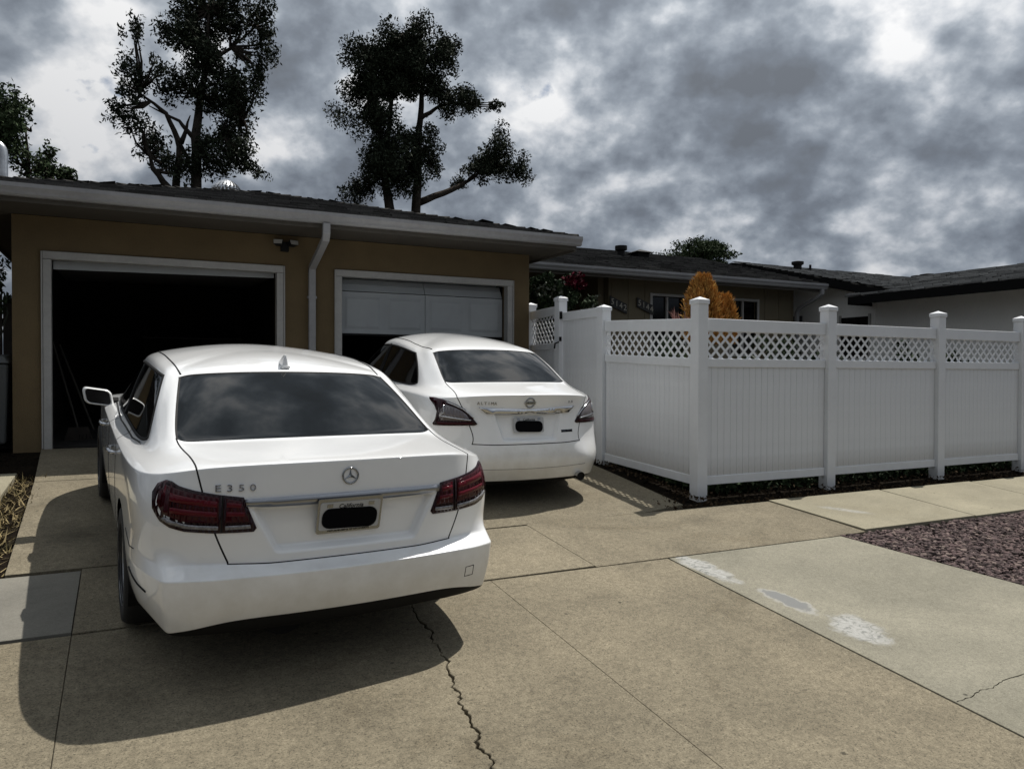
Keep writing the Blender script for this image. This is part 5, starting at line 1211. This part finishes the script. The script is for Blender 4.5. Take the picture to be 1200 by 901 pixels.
# chrome strip over the plate recess
ch = S.patch('rear', [(-.495, .904), (-.489, .872), (-.25, .868), (0, .867), (.25, .868), (.489, .872), (.495, .904), (.25, .908), (0, .909), (-.25, .908)], 'boot_trim', 'strip', near, .009, depth=.03)
plate(near, S, .797, .305, .165, 'California', 'MERCEDES-BENZ OF ESCONDIDO')
for sg_ in (1, -1):
    # tail light: dark red body, inner red bars, clear strip below, split by the boot seam
    out = [(23, .914), (19.2, .768), (20, .752), (30, .752), (38, .760), (42, .775), (45, .80), (48, .85), (49.3, .92), (48, .96), (45, .982), (43, .980), (40.5, .964), (36, .948), (30, .931)]
    tl = S.patch('corner', out, 'tail_light', 'lamp_dark', near, .004, sgn=sg_, sx=.0145, step=.02, depth=.03)
    S.patch('corner', [(23.6, .897), (21.2, .80), (27.6, .80), (27.6, .912)], 'red_lens', 'lamp_red', tl, .0065, sgn=sg_, sx=.0145, step=.02, depth=-.003)
    S.patch('corner', [(29.4, .917), (29.4, .80), (39, .808), (44, .835), (46.5, .88), (46.6, .93), (44.5, .962), (40, .948), (35, .932)], 'red_lens', 'lamp_red', tl, .0065, sgn=sg_, sx=.0145, step=.02, depth=-.003)
    for (a, b, z0, z1, z2, z3) in ((23.6, 27.4, .866, .886, .872, .896), (22.6, 27.4, .826, .846, .830, .852), (29.8, 42.5, .872, .900, .895, .930), (29.8, 42, .828, .852, .842, .868)):
        S.patch('corner', [(a, z1), (a, z0), (b, z2), (b, z3)], 'light_bar', 'lamp_bright', tl, .009, sgn=sg_, sx=.0145, step=.02, depth=-.004)
    S.patch('corner', [(21.0, .786), (20.8, .770), (27.6, .768), (27.6, .786)], 'reverse_strip', 'lamp_clear', tl, .009, sgn=sg_, sx=.0145, step=.02, depth=-.004)
    S.patch('corner', [(29.4, .786), (29.4, .768), (38, .776), (42, .792), (44.5, .812), (43.5, .822), (41, .806), (37, .793)], 'reverse_strip', 'lamp_clear', tl, .009, sgn=sg_, sx=.0145, step=.02, depth=-.004)
    S.line('corner', [(28.5, .755), (28.5, .925)], .003, 'lens_gap', 'black', tl, sgn=sg_, sx=.0145, lift=.006)
    S.line('corner', [(50, .448), (56, .452), (62, .462), (68, .475)], .005, 'bumper_slit', 'black', near, sgn=sg_, sx=.0135, lift=.001)
    S.line('side', [(.52, .60), (.62, .585), (.74, .615), (.79, .63)], .0028, 'seam', 'black', near, sgn=sg_)
    # mirror
    mr = empty('door_mirror', parent=near)
    c = Vector((3.12, sg_*.985, 1.005))
    prof = round_rect(.200, .128, .036, 5); pr0 = [(a+.012*b/.07, b+.018*a/.11) for a, b in prof]
    ring = lambda x_, k, dz=0: [c+Vector((x_, sg_*a*k, b*k+dz)) for a, b in pr0]
    m = MB(); n_ = len(pr0); V_ = ring(0, 1)+ring(.05, 1.0)+ring(.11, .82)+ring(.15, .45)
    m.add(V_, [(k*n_+i, k*n_+(i+1) % n_, (k+1)*n_+(i+1) % n_, (k+1)*n_+i) for k in range(3) for i in range(n_)]+[tuple(range(3*n_, 4*n_))]); m.build('mirror_housing', 'paint', mr, smooth=True)
    m = MB(); V_ = ring(0, 1)+ring(-.010, .90)+ring(.006, .82); m.add(V_, [(k*n_+i, k*n_+(i+1) % n_, (k+1)*n_+(i+1) % n_, (k+1)*n_+i) for k in range(2) for i in range(n_)]); m.build('mirror_rim', 'paint', mr)
    MB().add(ring(.005, .83), [tuple(range(n_))]).build('mirror_glass', 'mirror', mr)
    MB().tube([(3.16, sg_*.93, .965), (3.17, sg_*.85, .955)], [.03, .04], 10).build('mirror_arm', 'black', mr)
    # door handles
    for x in (1.66, 2.72):
        loc, nn = S.hit((x, 3*sg_, .872), (0, -sg_, 0)); y = loc.y
        h_ = MB().tube([(x-.11, y, .872), (x-.09, y+sg_*.026, .874), (x, y+sg_*.036, .876), (x+.09, y+sg_*.028, .874), (x+.11, y, .872)], [.011, .013, .014, .013, .011], 8).build('door_handle', 'chrome', near, smooth=True)
    # chrome waistline under the side glass and B pillar cover
    S.line('side', [(1.10, 1.006), (1.4, .985), (2.2, .968), (3.2, .960)], .006, 'waist_trim', 'dark_chrome', near, sgn=sg_)
    S.patch('side', [(2.27, .985), (2.38, .985), (2.36, 1.33), (2.30, 1.33)], 'pillar_cover', 'black', near, .003, sgn=sg_, step=.05)
    S.line('top', [(1.42, sg_*.615), (1.60, sg_*.625), (1.9, sg_*.632), (2.4, sg_*.632), (2.7, sg_*.60)], .005, 'roof_channel', 'black', near)
# star emblem and lettering
em = empty('emblem', parent=near)
loc, nn = S.hit((-2, 0, .990), (1, 0, 0)); rx = math.atan2(nn.z, -nn.x)
em.matrix_local = Matrix.Translation(loc+nn*.004) @ Matrix.Rotation(R(-90), 4, 'Z') @ Matrix.Rotation(R(90)-rx, 4, 'X')
m = MB(); nseg = 40; V_ = []
for i in range(nseg):
    t = 2*math.pi*i/nseg
    for k in range(8): u = 2*math.pi*k/8; rr_ = .0385+.0045*math.cos(u); V_.append((rr_*math.cos(t), rr_*math.sin(t), .0045*math.sin(u)))
m.add(V_, [(i*8+k, ((i+1) % nseg)*8+k, ((i+1) % nseg)*8+(k+1) % 8, i*8+(k+1) % 8) for i in range(nseg) for k in range(8)]).build('emblem_ring', 'dark_chrome', em, smooth=True)
m = MB()
for k in range(3):
    t = R(90+120*k); d_ = Vector((math.cos(t), math.sin(t), 0)); q_ = Vector((-d_.y, d_.x, 0)); i1 = m.add([d_*.037, q_*.0075-d_*.003, -q_*.0075-d_*.003, Vector((0, 0, .008)), d_*.037+Vector((0, 0, .002))], [(0, 1, 3, 4), (0, 4, 3, 2), (0, 2, 1)])
m.build('emblem_star', 'dark_chrome', em)
emblem_text('E350', .046, S, .535, .957, 'chrome', near, .004, pitch=.050, sx=1.35)
# roof fin
fn_ = empty('roof_antenna', parent=near); loc, nn = S.hit((1.47, 0, 4), (0, 0, -1)); z0 = loc.z
MB().hexa([(1.42, -.022, z0-.01), (1.42, .022, z0-.01), (1.62, .012, z0-.01), (1.62, -.012, z0-.01)], [(1.425, -.006, z0+.075), (1.425, .006, z0+.075), (1.465, .005, z0+.07), (1.465, -.005, z0+.07)]).build('fin', 'paint', fn_, bevel=.006)
MB().box(1.41, 1.63, -.028, .028, z0-.008, z0+.006).build('fin_base', 'paint', fn_, bevel=.003)
# tow-eye cover and rear diffuser
S.line('rear', [(-.70, .455), (-.645, .455), (-.645, .40), (-.70, .40)], .0022, 'tow_eye_cover', 'black', near, closed=True)
MB().tube([(.35, .25, .24), (.8, .25, .22)], .12, 12).build('silencer', 'black', near)

# ---- farther car: white sedan with boomerang tail lights
def sr2(l): return .18*l*l+.5*max(0, l-.5)**2
nb_base = [(0, 0), (sr2(.3), .30), (sr2(.53), .53), (sr2(.68), .68), (.245, .842), (.53, .900), (.82, .904), (1.10, .906), (1.48, .908), (2.35, .908), (2.9, .905), (3.4, .90), (3.88, .895), (4.3, .86), (4.62, .70), (4.8, .4), (4.86, 0)]
nb_spec = [((.12, .20), (.12, .18), (.1, .18)), ((.06, .255), (.05, .20), (.04, .22)), ((.015, .375), (.012, .36), (.01, .36)), ((0, .46), (0, .52), (0, .5)),
           ((.03, .595), (-.002, .63), (.01, .62)), ((.075, .74), (.0, .75), (.02, .70)), ((.105, .90), (.012, .87), (.05, .74))]
tw = {}
for j, l2, l3, s_ in ((4, .32, .46, .03), (5, .36, .52, .075), (6, .42, .585, .105)):
    tw[j, 2] = (sr2(l2)+s_, l2, nb_spec[j][0][1]); tw[j, 3] = (sr2(l3)+s_, l3, nb_spec[j][0][1]+(.01 if j == 4 else 0))
tw[4, 4] = (.255, .825, .60); tw[5, 4] = (.285, .822, .75); tw[6, 4] = (.325, .805, .90)
tw[5, 5] = (.55, .885, .75); tw[6, 5] = (.57, .875, .90)
rows2 = lower_rows(nb_base, nb_spec, tw)
up2 = [
 [(.075, 0, 1.048), (.115, 0, 1.060), (.34, 0, 1.085), (.56, 0, 1.108), (.86, 0, 1.262), (1.17, 0, 1.395), (1.28, 0, 1.425), (1.7, 0, 1.478)],
 [(.09, .30, 1.044), (.13, .30, 1.056), (.34, .30, 1.082), (.57, .31, 1.106), (.865, .30, 1.258), (1.175, .28, 1.390), (1.28, .28, 1.420), (1.8, 0, 1.486)],
 [(.15, .53, 1.030), (.19, .525, 1.042), (.37, .52, 1.072), (.60, .545, 1.10), (.885, .525, 1.248), (1.19, .49, 1.374), (1.29, .485, 1.403), (1.95, 0, 1.492)],
 [(.215, .645, 1.012), (.26, .635, 1.026), (.41, .625, 1.058), (.63, .645, 1.094), (.905, .62, 1.236), (1.21, .578, 1.355), (1.31, .57, 1.385), (2.1, 0, 1.496)],
 [(.37, .76, .99), (.42, .738, 1.012), (.52, .715, 1.038), (.72, .70, 1.084), (.96, .665, 1.225), (1.26, .62, 1.338), (1.37, .607, 1.372), (2.2, 0, 1.498)],
 [(.59, .855, .985), (.63, .822, 1.010), (.70, .795, 1.028), (.84, .76, 1.072), (1.05, .705, 1.212), (1.35, .65, 1.322), (1.46, .632, 1.365), (2.3, 0, 1.498)],
 [(.84, .885, .975), (.87, .855, 1.000), (.93, .828, 1.014), (.90, .806, 1.040), (1.12, .742, 1.200), (1.44, .676, 1.332), (1.56, .650, 1.378), (2.4, 0, 1.497)],
 [(1.10, .896, .965), (1.13, .868, .988), (1.17, .845, .998), (1.18, .824, 1.012), (1.36, .75, 1.20), (1.6, .682, 1.342), (1.70, .655, 1.390), (2.45, 0, 1.495)],
 [(1.48, .903, .955), (1.48, .877, .975), (1.50, .855, .982), (1.54, .832, .995), (1.66, .758, 1.20), (1.82, .688, 1.362), (1.88, .658, 1.410), (2.5, 0, 1.493)],
 [(2.35, .905, .94), (2.35, .878, .958), (2.35, .855, .964), (2.34, .832, .975), (2.30, .757, 1.19), (2.27, .687, 1.375), (2.27, .655, 1.42), (2.55, 0, 1.49)],
 [(2.9, .902, .93), (2.9, .875, .945), (2.9, .85, .952), (2.88, .827, .965), (2.76, .75, 1.17), (2.62, .675, 1.348), (2.58, .64, 1.398), (2.6, 0, 1.488)],
 [(3.4, .895, .92), (3.4, .86, .938), (3.38, .825, .95), (3.34, .795, .97), (3.05, .72, 1.15), (2.74, .64, 1.328), (2.68, .605, 1.38), (2.63, 0, 1.485)],
 [(3.88, .885, .89), (3.85, .845, .92), (3.68, .785, .95), (3.48, .715, .985), (3.15, .64, 1.15), (2.78, .56, 1.345), (2.7, .53, 1.395), (2.65, 0, 1.482)],
 [(4.28, .85, .86), (4.18, .80, .885), (3.88, .69, .94), (3.56, .59, .99), (3.2, .51, 1.16), (2.8, .46, 1.36), (2.71, .44, 1.408), (2.67, 0, 1.48)],
 [(4.58, .68, .80), (4.43, .65, .84), (4.0, .5, .945), (3.6, .42, .995), (3.22, .38, 1.165), (2.81, .34, 1.37), (2.72, .32, 1.415), (2.68, 0, 1.478)],
 [(4.76, .39, .76), (4.55, .36, .85), (4.1, .28, .95), (3.62, .22, 1.0), (3.23, .2, 1.168), (2.815, .18, 1.38), (2.725, .17, 1.42), (2.69, 0, 1.477)],
 [(4.81, 0, .76), (4.6, 0, .86), (4.1, 0, .955), (3.63, 0, 1.0), (3.235, 0, 1.17), (2.82, 0, 1.385), (2.73, 0, 1.425), (2.695, 0, 1.476)]]
for j in range(8): rows2.append([up2[c][j] for c in range(17)])
widen(rows2, 1.035)
add_crown(rows2)
far = car_root('parked_car', 3.322, 6.252, -.030, 'farther white sedan with boomerang tail lights and chrome boot strip, beside the fence')
S2 = build_car(far, rows2, [(8, 0, 4, .55), (3, 0, 5, .5), (2, 0, 6, .6), (11, 6, 11, .4), (11, 0, 3, .5), (13, 0, 3, .3), (8, 4, 12, .2)], (1.10, 3.876), [(.625, .878, .35, .30, .035)], 'paint', .33, .215, 1.64, .215, 5)
S2.patch('rear', [(-.49, .930), (-.42, .872), (-.2, .868), (-.08, .880), (0, .886), (.08, .880), (.2, .868), (.42, .872), (.49, .930), (.25, .918), (0, .908), (-.25, .918)], 'boot_trim', 'chrome', far, .014, depth=.03)
plate(far, S2, .765, .305, .155, 'California')
for sg_ in (1, -1):
    out = [(23.2, .780), (24.5, .768), (36, .758), (48.5, .746), (49.5, .76), (48, .80), (47.5, .87), (50, .92), (55.5, .968), (56.3, .980), (52, .985), (45, .980), (41, .968), (36, .945), (31, .912), (27, .85)]
    tl = S2.patch('corner', out, 'tail_light', 'lamp_dark', far, .009, sgn=sg_, sx=.0145, step=.025, depth=.03)
    S2.patch('corner', [(29.5, .86), (27.5, .805), (44, .795), (45.5, .83), (45.5, .89), (42, .935), (36.5, .918), (32.5, .893)], 'clear_lens', mat('smoky_lens_%d' % sg_, (.10, .085, .09), .08, 0, 1.0), tl, .016, sgn=sg_, sx=.0145, step=.025)
    S2.line('corner', [(43.5, .93), (42.5, .87), (45, .835), (35, .822), (27, .812)], .006, 'chrome_line', 'chrome', tl, sgn=sg_, sx=.0145, lift=.018)
    S2.line('corner', [(25.5, .83), (28.5, .872), (32, .912), (37, .942), (42, .962)], .005, 'chrome_line', 'chrome', tl, sgn=sg_, sx=.0145, lift=.013)
    S2.patch('corner', [(26, .795), (26.5, .778), (46, .760), (46.5, .782)], 'red_strip', 'lamp_red', tl, .016, sgn=sg_, sx=.0145, step=.02)
    mr = empty('door_mirror', parent=far)
    c = Vector((3.05, sg_*.97, 1.0)); prof = round_rect(.21, .145, .05, 5)
    ring = lambda x_, k: [c+Vector((x_, sg_*a*k, b*k)) for a, b in prof]; n_ = len(prof); V_ = ring(0, 1)+ring(.05, 1.0)+ring(.11, .8)+ring(.15, .4)
    MB().add(V_, [(k*n_+i, k*n_+(i+1) % n_, (k+1)*n_+(i+1) % n_, (k+1)*n_+i) for k in range(3) for i in range(n_)]+[tuple(range(3*n_, 4*n_))]).build('mirror_housing', 'paint', mr, smooth=True)
    MB().add(ring(.008, .92), [tuple(range(n_))]).build('mirror_glass', 'mirror', mr)
    MB().tube([(3.09, sg_*.92, .96), (3.1, sg_*.84, .95)], [.03, .04], 10).build('mirror_arm', 'black', mr)
    for x in (1.64, 2.68):
        loc, nn = S2.hit((x, 3*sg_, .90), (0, -sg_, 0)); y = loc.y
        MB().tube([(x-.10, y, .90), (x-.08, y+sg_*.026, .902), (x, y+sg_*.035, .904), (x+.08, y+sg_*.027, .902), (x+.10, y, .90)], [.011, .013, .014, .013, .011], 8).build('door_handle', 'paint', far, smooth=True)
    S2.patch('side', [(2.24, .985), (2.36, .985), (2.34, 1.36), (2.27, 1.36)], 'pillar_cover', 'black', far, .003, sgn=sg_, step=.05)
    S2.line('top', [(1.26, sg_*.565), (1.7, sg_*.60), (2.3, sg_*.60), (2.7, sg_*.55)], .005, 'roof_channel', 'black', far)
    ex = empty('exhaust_tip', parent=far)
    MB().tube([(.055, sg_*.56, .262), (.16, sg_*.56, .268)], .042, 16, caps=False).build('pipe', 'chrome', ex, smooth=True)
    MB().lathe([(.001, 0), (.0415, 0)], 16, 'y', (0, 0, 0)).build('bore', 'black', ex).matrix_local = Matrix.Translation((.07, sg_*.56, .263)) @ Matrix.Rotation(R(90), 4, 'Z')
em = empty('emblem', parent=far); loc, nn = S2.hit((-2, 0, .972), (1, 0, 0)); rx = math.atan2(nn.z, -nn.x)
em.matrix_local = Matrix.Translation(loc+nn*.005) @ Matrix.Rotation(R(-90), 4, 'Z') @ Matrix.Rotation(R(90)-rx, 4, 'X')
m = MB(); V_ = []
for i in range(nseg):
    t = 2*math.pi*i/nseg
    for k in range(8): u = 2*math.pi*k/8; rr_ = .044+.007*math.cos(u); V_.append((rr_*math.cos(t), rr_*math.sin(t), .007*math.sin(u)))
m.add(V_, [(i*8+k, ((i+1) % nseg)*8+k, ((i+1) % nseg)*8+(k+1) % 8, i*8+(k+1) % 8) for i in range(nseg) for k in range(8)]).build('emblem_ring', 'dark_chrome', em, smooth=True)
MB().box(-.056, .056, -.013, .013, -.003, .006).build('emblem_bar', 'dark_chrome', em, bevel=.002)
o = link('lettering', text_mesh('NISSAN', .022, .001), 'ink', em); o.location = (0, 0, .0075); o.scale = (1.15, 1, 1)
emblem_text('ALTIMA', .038, S2, .415, .966, 'dark_chrome', far, .003, pitch=.031, sx=1.05)
emblem_text('2.5', .030, S2, -.445, .972, 'dark_chrome', far, .003, pitch=.018, sx=1.0)
emblem_text('PURE DRIVE', .014, S2, -.40, .7015, 'dark_chrome', far, .001, 'badge_lettering', pitch=.0115, off=.0035)
S2.patch('rear', [(-.335, .690), (-.465, .690), (-.465, .713), (-.335, .713)], 'badge', 'ink', far, .002)
# thin grey line along the lower bumper
S2.line('rear', [(-.62, .378), (-.3, .372), (0, .370), (.3, .372), (.62, .378)], .0025, 'bumper_crease', 'lamp_clear', far)
